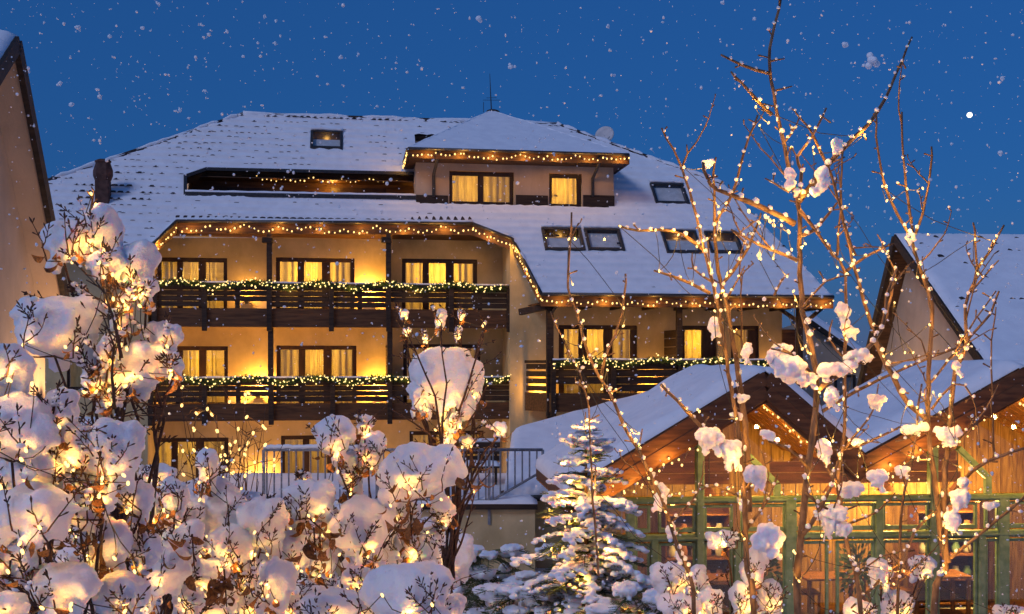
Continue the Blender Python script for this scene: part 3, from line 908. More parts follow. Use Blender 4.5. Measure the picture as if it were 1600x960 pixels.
# ------------------------------------------------------------------ neighbouring houses
def snow_patch(c00, c10, c11, c01, thick, n, m, amp=.03, relief=None, edge=.12):
    """a blanket of snow over the patch c00-c10-c11-c01, rounded off at its edges"""
    c00, c10, c11, c01 = map(Vector, (c00, c10, c11, c01))
    nrm = (c10 - c00).cross(c01 - c00).normalized()
    if nrm.z < 0: nrm = -nrm
    Lu, Lv = (c10 - c00).length, (c01 - c00).length
    mb = MB(); vs = []; fs = []
    for j in range(m + 1):
        for i in range(n + 1):
            a, b = i / n, j / m
            p = c00.lerp(c10, a).lerp(c01.lerp(c11, a), b)
            d = min(a * Lu, (1 - a) * Lu, b * Lv, (1 - b) * Lv)
            k = min(1, d / edge); k = math.sqrt(max(0, 1 - (1 - k) ** 2))
            h = thick * (.18 + .82 * k) + amp * noise.noise(p * 1.3) * k
            if relief: h += relief(a * Lu, b * Lv) * k
            vs.append(p + nrm * h)
    for j in range(m):
        for i in range(n): fs.append((j*(n+1)+i, j*(n+1)+i+1, (j+1)*(n+1)+i+1, (j+1)*(n+1)+i))
    b0 = len(vs)
    rim = [i for i in range(n + 1)] + [j*(n+1)+n for j in range(1, m + 1)] + [m*(n+1)+i for i in range(n - 1, -1, -1)] + [j*(n+1) for j in range(m - 1, 0, -1)]
    for r in rim:
        i, j = r % (n + 1), r // (n + 1)
        p = c00.lerp(c10, i / n).lerp(c01.lerp(c11, i / n), j / m)
        vs.append(p)
    K = len(rim)
    fs += [(rim[k], b0 + k, b0 + (k + 1) % K, rim[(k + 1) % K]) for k in range(K)]
    return mb.add(vs, fs)

def gable_house(name, label, apex_px, Ya, phi, back_px, front_px, side, ridge_len, over, wall_mat, tiles=0):
    """a steep gabled house: gable plane through the apex with plan direction phi; ridge runs off to side (-1 left, 1 right)"""
    A = at(*apex_px, Ya)
    g = Vector((math.sin(phi), math.cos(phi), 0)); r = Vector((g.y, -g.x, 0)) * side
    nrm = Vector((g.y, -g.x, 0))
    def hit(px, py):
        d = ray(px, py); t = (A - Vector((0, 0, EYE))).dot(nrm) / d.dot(nrm)
        return Vector((0, 0, EYE)) + d * t
    Bk, Fr = hit(*back_px), hit(*front_px)
    h = empty(name, (A.x, A.y, 0)); tag(h, label, 'house')
    o = Vector((A.x, A.y, 0))
    A, Bk, Fr = A - o, Bk - o, Fr - o
    Bk2 = A + (Bk - A) * 1.25; Fr2 = A + (Fr - A) * 1.25
    ov = r * over; dn = Vector((0, 0, -.16))
    Wb, Wf = Bk2 + ov, Fr2 + ov
    W = MB(); Aw = A + ov + Vector((0, 0, -.2))
    ins = .12
    gb, gf = A.lerp(Bk2, .93) + ov + dn, A.lerp(Fr2, .93) + ov + dn
    W.poly([Vector((gb.x, gb.y, -1)), gb, Aw, gf, Vector((gf.x, gf.y, -1))])
    far = r * ridge_len
    W.quad(Vector((gf.x, gf.y, -1)), gf, gf + far, Vector((gf.x, gf.y, -1)) + far)
    W.build('wall', wall_mat, h)
    rf = empty('roof', (0, 0, 0), 0, h)
    for (E_, nm) in ((Fr2, 'front'), (Bk2, 'rear')):
        D = MB().prism([A, E_, E_ + far, A + far], (0, 0, -.14)); D.build('roof_deck', M['dark_wood'], rf)
        n = 70; m_ = 44
        rel = lambda a, b: .02 * (1 - (b / .32) % 1.0) + .012 * math.cos(a * 25)
        q = snow_patch(A, A + far, E_ + far, E_, .09, n, m_, .02, rel, .06)
        q.build('snow', M['roof_snow'], rf, True)
        MB().beam(A + dn * .6, E_ + dn * .6, .20, .08, r).build('bargeboard', M['dark_wood'], rf)
        sf = MB().poly([A + dn, E_ + dn, E_ + dn + ov * 1.02, A + dn + ov * 1.02]).build('soffit', M['brown_wood'] if side > 0 else M['plaster_grey'], rf)
    if tiles:
        sl = (Fr2 - A); L = sl.length; sl.normalize(); nn = r.cross(sl); nn = nn if nn.z > 0 else -nn
        mt = Matrix((r * side, -sl, nn)).transposed().to_4x4() if False else Matrix((r, -sl, nn)).transposed().to_4x4()
        for _ in range(tiles):
            a, b = random.randint(1, 34) * .22, random.randint(1, int(L / .32)) * .32
            p = A + r * a + sl * b + nn * random.uniform(.074, .094)
            t = link('tile', tile_me, rf); t.matrix_local = Matrix.Translation(p) @ mt @ Matrix.Diagonal((.7, .5, .55, 1))
    return h, A + o, Fr2 + o, Bk2 + o, r, g
lh = gable_house('gabled_house', 'steep gabled cream house cut off by the left edge of the photo', (27, 57), 15, R(-8), (103, 460), (-3, 104), -1, 8, .42, M['plaster_grey'])
rh = gable_house('gabled_house', 'steep gabled house with a tall snowy roof behind the glazed pavilion', (1398, 366), 27, R(-3), (1343, 600), (1541, 570), 1, 9, .45, M['plaster_grey'], 120)
# windows of the left house, cut off by the frame
for (y0, y1) in ((236, 305), (432, 530)):
    A, r, g = lh[1], lh[4], lh[5]
    p = Vector((0, 0, EYE)) + ray(-13, y0) * ((A + r * .42).dot(Vector((g.y, -g.x, 0))) - 0) / ray(-13, y0).dot(Vector((g.y, -g.x, 0)))
    z1 = p.z; z0 = EYE + (HORIZON - y1) / F_PX * p.y
    loc = p - Vector((A.x, A.y, 0)); loc.z = 0
    W = empty('window', (0, 0, 0), 0, lh[0])
    f = MB()
    k = -r * .02
    f.beam(loc + g * .12 + k + Vector((0, 0, z0)), loc + g * .12 + k + Vector((0, 0, z1)), .07, .07, g)
    f.beam(loc - g * 1.0 + k + Vector((0, 0, z1)), loc + g * .155 + k + Vector((0, 0, z1)), .07, .07)
    f.beam(loc - g * 1.0 + k + Vector((0, 0, z0)), loc + g * .155 + k + Vector((0, 0, z0)), .07, .09)
    f.build('frame', M['brown_wood'], W)
    MB().quad(loc - g + k*.5 + Vector((0,0,z0)), loc + g*.12 + k*.5 + Vector((0,0,z0)), loc + g*.12 + k*.5 + Vector((0,0,z1)), loc - g + k*.5 + Vector((0,0,z1))).build('pane', M['glass'], W)
# small far cottage between the hotel and the right house
ct = empty('cottage', at(1310, 600, 44) * 1.0); ct.location.z = 0
tag(ct, 'small distant cottage with a snowy roof between hotel and right gable', 'house')
def c3(px, py, Y): p = at(px, py, Y); return p - ct.location
yb, yf = 48, 44
rA, rB, rC, rD = c3(1225, 478, yb), c3(1400, 560, yb), c3(1400, 690, yf), c3(1225, 470, yf)
ap = c3(1262, 500, 43)
e1 = c3(1345, 566, 43)
MB().poly([c3(1200, 520, 43), ap + Vector((0, .02, 0)), e1 + Vector((0, .02, 0)), c3(1352, 720, 43), c3(1200, 720, 43)]).build('wall', M['plaster_grey'], ct)
bk = Vector((1.4, 7, 0))
rr = empty('roof', (0, 0, 0), 0, ct)
MB().prism([ap + Vector((-.3, -.5, .2)), e1 + Vector((.5, -.5, -.15)), e1 + bk + Vector((.5, 0, -.15)), ap + bk + Vector((-.3, 0, .2))], (0, 0, -.2)).build('roof_deck', M['dark_wood'], rr)
snow_patch(ap + Vector((-.3, -.5, .2)), e1 + Vector((.5, -.5, -.15)), e1 + bk + Vector((.5, 0, -.15)), ap + bk + Vector((-.3, 0, .2)), .25, 20, 20).build('snow', M['roof_snow'], rr, True)
a, b = c3(1304, 586, 42.9), c3(1337, 622, 42.9)
wd = empty('window', (0, 0, 0), 0, ct)
fr = MB(); fr.box((a.x, a.y, b.z), (b.x, a.y + .06, b.z + .1)); fr.box((a.x, a.y, a.z - .1), (b.x, a.y + .06, a.z))
for x in (a.x, (a.x + b.x) / 2 - .04, b.x - .09): fr.box((x, a.y - .003, b.z + .1), (x + .09, a.y + .06, a.z - .1))
fr.build('frame', M['dark_wood'], wd)
MB().box((a.x + .02, a.y + .03, b.z + .02), (b.x - .02, a.y + .04, a.z - .02)).build('pane', M['glass'], wd)

# ------------------------------------------------------------------ terrace with its railing
ty = 23.8; tz = 1.55
tx0, tx1 = at(215, 785, ty).x, at(836, 785, ty).x
terr = empty('terrace', (0, 0, 0)); tag(terr, 'plastered terrace wall with a snowy deck below the hotel ground floor', 'terrace')
MB().box((tx0, ty, -.3), (tx1, ty + 5.6, tz - .12)).build('retaining_wall', M['plaster'], terr)
MB().box((tx0 - .05, ty - .12, tz - .117), (tx1 + .05, ty + 5.6, tz)).build('deck_slab', M['dark_wood'], terr)
snow_patch((tx0 - .05, ty - .12, tz), (tx1 + .05, ty - .12, tz), (tx1 + .05, ty + 5.6, tz), (tx0 - .05, ty + 5.6, tz), .13, 60, 24).build('snow', M['roof_snow'], terr, True)
rail = empty('railing', (0, ty, tz)); tag(rail, 'grey metal baluster railing along the snowy terrace edge', 'railing')
zt = at(600, 703, ty).z - tz
x0, x1, xk = at(412, 700, ty).x, at(848, 700, ty).x, at(768, 700, ty).x
zl, zr = .06, at(848, 736, ty).z - tz
MB().tube([(x0, 0, zt), (x1, 0, zt)], .032, 8).build('handrail', M['metal'], rail, True)
MB().tube([(x0, 0, zl), (xk, 0, zl), (x1, 0, zr)], .028, 8).build('bottom_rail', M['metal'], rail, True)
MB().tube([(x1, 0, zr), (x1, 0, zt)], .03, 8).build('end_post', M['metal'], rail, True)
n = int((x1 - x0) / .155)
bal = None
for i in range(n):
    x = x0 + .07 + i * .155
    zb_ = zl if x < xk else zl + (zr - zl) * (x - xk) / (x1 - xk)
    MB().tube([(x, 0, zb_), (x, 0, zt)], .019, 5).build('baluster', M['metal'], rail)
for x in (x0, (x0 + xk) / 2, xk - .05):
    MB().box((x - .03, -.03, -.45), (x + .03, .03, zt)).build('post', M['metal'], rail)
n = 40
xm = at(560, 700, ty).x
MB().tube([(x0 + (xm - x0) * i / n, 0, zt + .06 + random.uniform(-.01, .012)) for i in range(n + 1)], .05, 6).build('rail_snow', M['roof_snow'], rail, True)
# a slatted bench and a table on the terrace
def bench(px, Y, w, label):
    p = at(px, 760, Y); b = empty('bench', (p.x, Y, tz + .10)); tag(b, label, 'bench')
    for k in range(3): MB().box((-w/2, -.2 + .15 * k, .42), (w/2, -.08 + .15 * k, .46)).build('slat', M['dark_wood'], b)
    for k in range(3): MB().box((-w/2, .27, .55 + .16 * k), (w/2, .30, .67 + .16 * k)).build('back_slat', M['dark_wood'], b)
    for x in (-w/2 + .1, w/2 - .1):
        MB().box((x - .03, -.2, 0), (x + .03, -.14, .417)).build('leg', M['dark_wood'], b); MB().box((x - .03, .302, 0), (x + .03, .35, 1.0)).build('leg', M['dark_wood'], b)
    snow_patch((-w/2, -.2, .463), (w/2, -.2, .463), (w/2, .24, .463), (-w/2, .24, .463), .12, 16, 8).build('snow', M['roof_snow'], b, True)
    MB().tube([(-w/2 + w * i / 12, .29, 1.04) for i in range(13)], .05, 6).build('back_snow', M['roof_snow'], b, True)
bench(735, 26.5, 1.4, 'dark slatted bench behind the terrace railing under the pier')

# ------------------------------------------------------------------ glazed pavilion with twin gables
PTH = R(5)
PO = at(1195, 574, 17.0); PO.z = 0
UP, VP = Vector((math.cos(PTH), math.sin(PTH), 0)), Vector((-math.sin(PTH), math.cos(PTH), 0))
pav = empty('pavilion', PO, PTH)
tag(pav, 'glazed green framed pavilion with two snow covered timber gables', 'pavilion')
def pv(px, py, v):
    d = ray(px, py); t = (PO.dot(VP) + v) / d.dot(VP)
    P = Vector((0, 0, EYE)) + d * t; q = P - PO
    return Vector((q.dot(UP), q.dot(VP), P.z))
def p2w(p): return PO + UP * p[0] + VP * p[1] + Vector((0, 0, p[2]))
A1, L1 = pv(1195, 580, 0), pv(882, 770, 0)
A2, VL = pv(1598, 573, 0), pv(1346, 712, 0)
R2 = Vector((A2.x + (A2.x - VL.x), 0, VL.z))
LEN, BACK = 3.9, 4.0
def slope(A, E, LB, name_snow=True):
    rf = empty('roof_slope', (0, 0, 0), 0, pav)
    B1, B2 = A + Vector((0, LEN, 0)), E + Vector((0, LB, 0))
    dn = Vector((0, 0, -.16))
    MB().prism([A, E, B2, B1], dn).build('roof_deck', M['board'], rf)
    snow_patch(A + Vector((0, -.05, 0)), E + Vector((0, -.05, 0)), B2, B1, .20, 46, 30, .05, None, .22).build('snow', M['roof_snow'], rf, True)
    MB().beam(A + Vector((0, -.05, -.22)), E + Vector((0, -.05, -.22)), .44, .07, (0, 1, 0)).build('bargeboard_core', M['board'], rf)
    for k in range(2):                                # two overlapping boards along the rake
        h = Vector((0, -.10 - .012 * k, -.10 - .21 * k))
        MB().beam(A + h, E + h, .205, .03, (0, 1, 0)).build('bargeboard', M['board'], rf, bevel=.008)
    return rf
s1 = slope(A1, L1, 3.9)
s2 = slope(A1, VL, 3.9)
s3 = slope(A2, VL, 3.9)
s4 = slope(A2, R2, 3.9)
# boarded undersides, running down the slope
for (A, E, rf) in ((A1, VL, s2), (A2, R2, s4), (A1, L1, s1), (A2, VL, s3)):
    for k in range(23):
        v0 = .02 + k * .17
        dn = Vector((0, 0, -.175 - .006 * (k % 2)))
        MB().prism([A + dn + Vector((0, v0, 0)), E + dn + Vector((0, v0, 0)), E + dn + Vector((0, v0 + .155, 0)), A + dn + Vector((0, v0 + .155, 0))], (0, 0, -.02)).build('ceiling_plank', M['plank'], rf)
# glazing: green posts and rails
GV = 1.8
zU, zL_ = pv(1225, 780, GV).z, pv(1225, 838, GV).z
gx = lambda px: pv(px, 800, GV).x
gl = empty('glazing', (0, 0, 0), 0, pav)
ux0, ux1 = gx(965), gx(1690)
for z, h, nm in ((zU, .11, 'rail'), (zL_, .12, 'rail')):
    MB().box((ux0, GV - .06, z - h / 2), (ux1, GV + .06, z + h / 2)).build(nm, M['green_paint'], gl, bevel=.015)
    MB().box((ux0, GV - .09, z - .02), (ux1, GV - .063, z + .015)).build('moulding', M['green_paint'], gl)
def gpost(px, ztop, w, z0=-.1):
    u = gx(px); MB().box((u - w / 2, GV - .085, z0), (u + w / 2, GV + .075, ztop)).build('post', M['green_paint'], gl, bevel=.015)
def under(u):                                          # height of the ceiling over a point of the front
    for A, E in ((A1, L1), (A1, VL), (A2, VL), (A2, R2)):
        w = (u - A.x) / (E.x - A.x)
        if 0 <= w <= 1.0001: return A.z + (E.z - A.z) * w - .2
    return VL.z - .2
for px, w in ((1093, .13), (1457, .14)): gpost(px, under(gx(px)), w)
for px, w in ((985, .15), (1022, .12), (1151, .11), (1372, .14), (1532, .13), (1234, .19), (1566, .19), (1660, .2)): gpost(px, zL_ if px in (1022, 1151, 1532) else zU, w)
for x0_, y0_, x1_, y1_ in ((1163, 706, 1214, 757), (1497, 700, 1543, 746)):
    a, b = pv(x0_, y0_, GV), pv(x1_, y1_, GV)
    MB().beam(a, b, .10, .10, (0, 1, 0)).build('raking_rail', M['green_paint'], gl, bevel=.01)
    MB().box((b.x - .05, GV - .05, zU), (b.x + .05, GV + .05, b.z + .02)).build('raking_post', M['green_paint'], gl)
leaf_us = sorted([gx(p) for p in (985, 1022, 1093, 1151, 1234, 1300, 1372, 1457, 1532, 1566, 1612, 1660)])
for a, b in zip(leaf_us[:-1], leaf_us[1:]):              # door leaves and fanlights, each with its own slim frame
    for z0, z1 in ((.05, zL_ - .09), (zL_ + .09, zU - .085)):
        lf = MB(); i0, i1, tk = a + .07, b - .07, .045
        if i1 - i0 < .15: continue
        lf.box((i0, GV - .035, z0), (i0 + tk, GV + .035, z1)); lf.box((i1 - tk, GV - .035, z0), (i1, GV + .035, z1))
        lf.box((i0 + tk, GV - .034, z1 - tk), (i1 - tk, GV + .034, z1)); lf.box((i0 + tk, GV - .034, z0), (i1 - tk, GV + .034, z0 + tk * 1.6))
        lf.build('door_leaf' if z0 < 1 else 'fanlight_frame', M['green_paint'], gl, bevel=.006)
us = sorted([ux0] + [gx(p) for p in (985, 1093, 1234, 1372, 1457, 1566, 1660)] + [ux1])
for a, b in zip(us[:-1], us[1:]):
    for z0, z1 in ((.0, zL_ - .09), (zL_ + .09, zU - .08)):
        MB().box((a + .05, GV - .006, z0), (b - .05, GV + .006, z1)).build('pane', M['glass'], gl)
    if abs(b - a) > .1:
        MB().poly([(a, GV + .004, zU + .08), (b, GV + .004, zU + .08), (b, GV + .004, max(zU + .1, under(b))), (a, GV + .004, max(zU + .1, under(a)))]).build('pane', M['glass'], gl)
# interior: floor, back wall of boards, inner gable boarding, shelves
MB().box((ux0, -.3, -.3), (ux1 + 5, BACK, .02)).build('floor', M['board'], pav)
bw = empty('back_wall', (0, 0, 0), 0, pav)
n = 56
for i in range(n):
    a = ux0 - .5 + (ux1 + 5.0 - ux0) * i / n; w = (ux1 + 5.0 - ux0) / n
    MB().box((a + .006, 3.72 + .01 * (i % 2), .02), (a + w - .006, 3.76 + .01 * (i % 2), under(min(max(a, L1.x + .05), R2.x)) - .02)).build('wall_plank', M['pine'], bw)
MB().box((ux1 + 4.4, 0, 0), (ux1 + 4.5, 3.7, 3)).build('end_wall', M['board'], pav)
MB().box((ux0, GV + .1, 0), (ux0 + .08, 4, 2.6)).build('end_wall', M['plaster'], pav)
# horizontal boarding in the gable heads, behind the glass
for (A, E0, E1) in ((A1, L1, VL), (A2, VL, R2)):
    z = zU + .15
    k = 0
    while z < A.z - .5:
        wl_ = (A.z - .25 - z) / (A.z - E0.z); wr_ = (A.z - .25 - z) / (A.z - E1.z)
        MB().box((max(A.x + (E0.x - A.x) * wl_, ux0), 2.8 + .01 * (k % 2), z), (A.x + (E1.x - A.x) * wr_ * .12, 2.83 + .01 * (k % 2), z + .19)).build('gable_plank', M['board'], bw)
        z += .20; k += 1
# lean-to roof at the left of the pavilion
lt = empty('lean_to', (0, 0, 0)); tag(lt, 'low snowy lean-to roof beside the terrace left of the pavilion', 'roof')
q = [at(786, 777, 24.2), at(935, 770, 24.5), at(1150, 579, 32.4), at(800, 678, 27.8)]
MB().prism(q, (0, 0, -.12)).build('roof_deck', M['dark_wood'], lt)
rel = lambda a, b: .018 * math.cos(a * 24) * max(0, 1 - b * .9)
snow_patch(q[0], q[1], q[2], q[3], .16, 60, 60, .05, rel, .10).build('snow', M['roof_snow'], lt, True)
MB().tube([q[0] + Vector((0, -.06, -.03)), q[1] + Vector((0, -.06, -.03))], .05, 8).build('gutter', M['dark_metal'], lt, True)
MB().box((at(836, 780, 24.6).x, 24.6, -.3), (q[1].x, 24.8, q[0].z - .05)).build('wall', M['plaster'], lt)
for k in range(26):
    w = (k + .5) / 26
    t = link('edge_tile', tile_me, lt); t.matrix_local = Matrix.Translation(q[0].lerp(q[1], w) + Vector((0, .05, .06))) @ Matrix.Rotation(.3, 4, 'X')

# pavilion furniture
def table(px, v, label, w=1.1, dp=.7):
    p = p2w(Vector((gx(px), v, 0.02)))
    t = empty('table', p, PTH); tag(t, label, 'table')
    MB().box((-w/2, -dp/2, .70), (w/2, dp/2, .74)).build('tabletop', M['plank'], t, bevel=.008)
    for x in (-w/2 + .06, w/2 - .06):
        for y in (-dp/2 + .06, dp/2 - .06): MB().box((x - .03, y - .03, 0), (x + .03, y + .03, .698)).build('leg', M['plank'], t)
def chair(px, v, rz_, label):
    p = p2w(Vector((gx(px), v, .02)))
    t = empty('chair', p, PTH + rz_); tag(t, label, 'chair', 'chairs in the pavilion')
    MB().box((-.21, -.21, .43), (.21, .21, .47)).build('seat', M['plank'], t, bevel=.008)
    for x in (-.18, .18):
        MB().box((x - .02, -.20, 0), (x + .02, -.16, .428)).build('leg', M['plank'], t); MB().box((x - .02, .16, 0), (x + .02, .20, .95)).build('leg', M['plank'], t)
    for k in range(3): MB().box((-.158, .17, .58 + .13 * k), (.158, .19, .65 + .13 * k)).build('back_slat', M['plank'], t)
table(1135, 2.75, 'wooden table behind the left panes of the pavilion')
table(1330, 2.75, 'wooden table behind the middle panes of the pavilion')
table(1500, 2.75, 'wooden table behind the right panes of the pavilion')
chair(1085, 2.75, 1.4, 'wooden chair at the left end of the left pavilion table')
chair(1190, 2.75, -1.5, 'wooden chair at the right end of the left pavilion table')
chair(1290, 2.75, 1.5, 'wooden chair at the left end of the middle pavilion table')
chair(1400, 2.75, -1.4, 'wooden chair at the right end of the middle pavilion table')
chair(1450, 2.75, 1.5, 'wooden chair at the left end of the right pavilion table')
def dresser(px, v, label):
    p = p2w(Vector((gx(px), v, .02))); t = empty('dresser', p, PTH); tag(t, label, 'dresser')
    for x in (-.6, .57): MB().box((x, -.2, 0), (x + .03, .2, 2.0)).build('side_panel', M['board'], t)
    for z in (.05, .5, .95, 1.35, 1.75): MB().box((-.567, -.2, z), (.567, .19, z + .03)).build('shelf', M['plank'], t)
    MB().box((-.567, .192, .05), (.567, .21, 2.0)).build('back_panel', M['board'], t)
    for z in (.53, .98, 1.38):
        for k in range(5):
            c = random.choice(('pot', 'dish', 'green_paint')); x = -.45 + .22 * k
            MB().lathe([(.05, 0), (.075, .04), (.08, .12), (.05, .19), (.055, .21)], (x, -.05, z), 10).build('jar', M[c], t, True)
dresser(1125, 3.45, 'wooden dresser with jars at the back of the pavilion, left bay')
dresser(1545, 3.45, 'wooden dresser with jars at the back of the pavilion, right bay')
def pendant(px, v, z, W, label):
    p = p2w(Vector((gx(px), v, z))); t = empty('pendant_lamp', p, 0); tag(t, label, 'lamp', 'lamps in the pavilion')
    MB().tube([(0, 0, .14), (0, 0, .9)], .008, 5).build('cord', M['cable'], t)
    MB().lathe([(.03, .16), (.05, .13), (.16, -.02), (.155, -.03)], n=14).build('shade', M['pot'], t, True)
    MB().ball((0, 0, -.02), .06, 1).build('bulb', M['lit_shade'], t, True)
    lamp((0, 0, -.12), W, t, (1, .58, .13), .06, 'pendant_light')
pendant(1130, 2.7, 2.2, 70, 'lit pendant lamp over the left table of the pavilion')
pendant(1330, 2.7, 2.25, 85, 'lit pendant lamp over the middle table of the pavilion')
pendant(1430, 3.0, 2.25, 130, 'lit pendant lamp between the middle and right pavilion tables')
pendant(1540, 2.8, 2.25, 250, 'lit pendant lamp over the right table of the pavilion')
def sl_p(A, E, w, v, dz): return p2w(A.lerp(E, w) + Vector((0, v, dz)))
string_lights('string_lights', [sl_p(A1, L1, .88, -.2, -.42), sl_p(A1, L1, .7, -.2, -.46), sl_p(A1, L1, .5, -.2, -.44), sl_p(A1, L1, .36, -.2, -.46)], 'warm string lights hung below the left rake of the left pavilion gable', .085, .020, 14, 6, 'pavilion lights', .05, .05)
string_lights('string_lights', [sl_p(A1, VL, .06, 1.0, -.26), sl_p(A1, VL, .4, 1.0, -.26), sl_p(A1, VL, .75, 1.0, -.26), sl_p(A1, VL, .98, 1.0, -.26)], 'warm string lights on the boarded underside of the left pavilion gable', .085, .018, 60, 6, 'pavilion lights', .04, .03)
string_lights('string_lights', [sl_p(A2, R2, .06, .9, -.26), sl_p(A2, R2, .3, .9, -.26), sl_p(A2, R2, .6, .9, -.26)], 'warm string lights on the boarded underside of the right pavilion gable', .085, .018, 60, 5, 'pavilion lights', .04, .03)
string_lights('string_lights', [sl_p(A2, VL, .95, -.2, -.30), sl_p(A2, VL, .6, -.2, -.44), sl_p(A2, VL, .3, -.2, -.44)], 'warm string lights hung below the left rake of the right pavilion gable', .09, .018, 14, 6, 'pavilion lights', .05, .05)
string_lights('string_lights', [p2w((gx(p), 2.5, z)) for p, z in ((1000, 2.5), (1100, 2.3), (1200, 2.5), (1330, 2.3), (1450, 2.5), (1580, 2.3))], 'warm string lights strung through the inside of the pavilion', .16, .018, 10, 8, 'pavilion lights', .12, .05)
# planter greenery inside
def indoor_plant(px, v, label):
    p = p2w(Vector((gx(px), v, .02))); t = empty('potted_plant', p, 0); tag(t, label, 'plant')
    MB().lathe([(.14, 0), (.19, .32), (.21, .34), (.17, .33)], n=14).build('pot', M['pot'], t, True)
    m = MB()
    for _ in range(260):
        d = Vector((random.gauss(0, 1), random.gauss(0, 1), random.gauss(0, 1))).normalized()
        c = Vector((0, 0, .95)) + Vector((d.x * .42, d.y * .42, d.z * .6)) * random.uniform(.3, 1)
        a = d.orthogonal().normalized() * .035; m.add([c - a, c + d * .07, c + a, c - d * .07], [(0, 1, 2, 3)])
    m.build('foliage', M['garland'], t)
    MB().tube([(0, 0, .3), (.02, 0, 1.2)], [.02, .008], 6).build('stem', M['bark'], t)
indoor_plant(1210, 2.3, 'potted bush behind the wide green post of the pavilion')
indoor_plant(1360, 2.3, 'potted bush behind the second pavilion door')

# unseen lamps added to warm the two gable walls
def added_lantern(px, py, hs, W, label):
    A, r, g = hs[1], hs[4], hs[5]; nr = Vector((g.y, -g.x, 0))
    d = ray(px, py); t = ((A + r * .44 - Vector((0, 0, EYE))).dot(nr)) / d.dot(nr)
    p = Vector((0, 0, EYE)) + d * t
    l = empty('added_wall_lantern', p); tag(l, label, 'lamp')
    q = -r
    MB().beam((0, 0, .12), q * .35 + Vector((0, 0, .16)), .03, .03).build('bracket', M['dark_metal'], l)
    c = q * .38
    MB().lathe([(.09, -.16), (.11, -.15), (.11, -.13), (.05, -.13)], c, 8).build('base_ring', M['dark_metal'], l)
    MB().lathe([(.08, -.12), (.10, .10)], c, 8).build('glass_body', M['lit_shade'], l)
    MB().lathe([(.13, .10), (.02, .22)], c, 8).build('cap', M['dark_metal'], l)
    lamp(q * .9 + Vector((0, -.1, .0)), W, l, (1, .62, .30), .12, 'gable_fill_light')
added_lantern(60, 640, lh, 170, 'added unseen lamp low on the left gable behind the shrubs')
added_lantern(1440, 640, rh, 75, 'added unseen lamp low on the right gable behind the pavilion roof')
# ------------------------------------------------------------------ snow caps (built together, then linked)
pend = []
def snow_cap(parent, c, r, seed=None, name='snow_cap', parts=None, vox=None, amp=1.0, tilt=0.0, grow=1.24):
    """queue a lumpy cap of snow: ellipsoids grown together, rough below and smooth on top. c world, r = (rx, ry, rz)"""
    rs = random.Random(seed if seed is not None else random.random())
    rx, ry, rz_ = (q * grow for q in r)
    sp = []
    if parts:
        for (x, y, z, a, b, cc) in parts: sp.append((x, y, z, a, b, cc))
    else:
        sp.append((0, 0, 0, rx * .82, ry * .82, rz_ * .80))
        for _ in range(rs.randint(6, 9)):                 # bulges
            a = rs.uniform(0, 6.28); e = rs.uniform(-.2, .75)
            k = rs.uniform(.30, .52)
            sp.append((rx * .62 * math.cos(a) * math.cos(e), ry * .55 * math.sin(a) * math.cos(e), rz_ * .60 * math.sin(e), rx * k, ry * k, rz_ * k))
        for _ in range(rs.randint(3, 5)):                 # lobes hanging below
            a = rs.uniform(0, 6.28); k = rs.uniform(.16, .30)
            sp.append((rx * .6 * math.cos(a), ry * .5 * math.sin(a) - ry * .1, -rz_ * rs.uniform(.55, .95), rx * k, ry * k, rz_ * k * 1.3))
    m = MB()
    ct, st = math.cos(tilt), math.sin(tilt)
    for x, y, z, a, b, cc in sp: m.ball((x * ct - z * st, y, x * st + z * ct), 1.0, 1, (a, b, cc))
    o = bpy.data.objects.new('tmp', m.mesh('tmp')); col.objects.link(o)
    v = vox or max(.0075, min(.0125, max(rx, rz_) / 9))
    q = o.modifiers.new('r', 'REMESH'); q.mode = 'VOXEL'; q.voxel_size = v; q.use_smooth_shade = True
    q = o.modifiers.new('s', 'SMOOTH'); q.iterations = 4; q.factor = .5
    pend.append((o, name, parent, Vector(c), max(rx, rz_), amp))
def finish_snow():
    dg = bpy.context.evaluated_depsgraph_get(); dg.update()
    for o, name, parent, c, r, amp in pend:
        me = bpy.data.meshes.new_from_object(o.evaluated_get(dg))
        n = len(me.vertices)
        co = np.empty(n * 3); me.vertices.foreach_get('co', co); co = co.reshape(-1, 3)
        nr = np.empty(n * 3); me.vertices.foreach_get('normal', nr); nr = nr.reshape(-1, 3)
        out = np.empty(n)
        k1 = 2.0 / r; sx = c.x * 3.7 + c.z * 5.1
        for i in range(n):
            p = co[i]
            a = noise.noise(Vector((p[0] * k1 + sx, p[1] * k1, p[2] * k1)))
            a += .45 * noise.noise(Vector((p[0] * k1 * 2.6, p[1] * k1 * 2.6 + sx, p[2] * k1 * 2.6)))
            b = noise.noise(Vector((p[0] * 34 + sx, p[1] * 34, p[2] * 34)))
            b2 = noise.noise(Vector((p[0] * 85, p[1] * 85 + sx, p[2] * 85)))
            low = 1.0 if nr[i][2] < .1 else .6
            out[i] = r * .13 * a + (.0085 * b + .0052 * b2) * low
        co += nr * (out * amp)[:, None]
        me.vertices.foreach_set('co', co.ravel()); me.update()
        me.polygons.foreach_set('use_smooth', [True] * len(me.polygons))
        me.materials.clear(); me.materials.append(M['snow']); me.name = name
        q = link(name, me, parent)
        q.location = c - (parent.location if parent else Vector())
        t = o.data; bpy.data.objects.remove(o); bpy.data.meshes.remove(t)

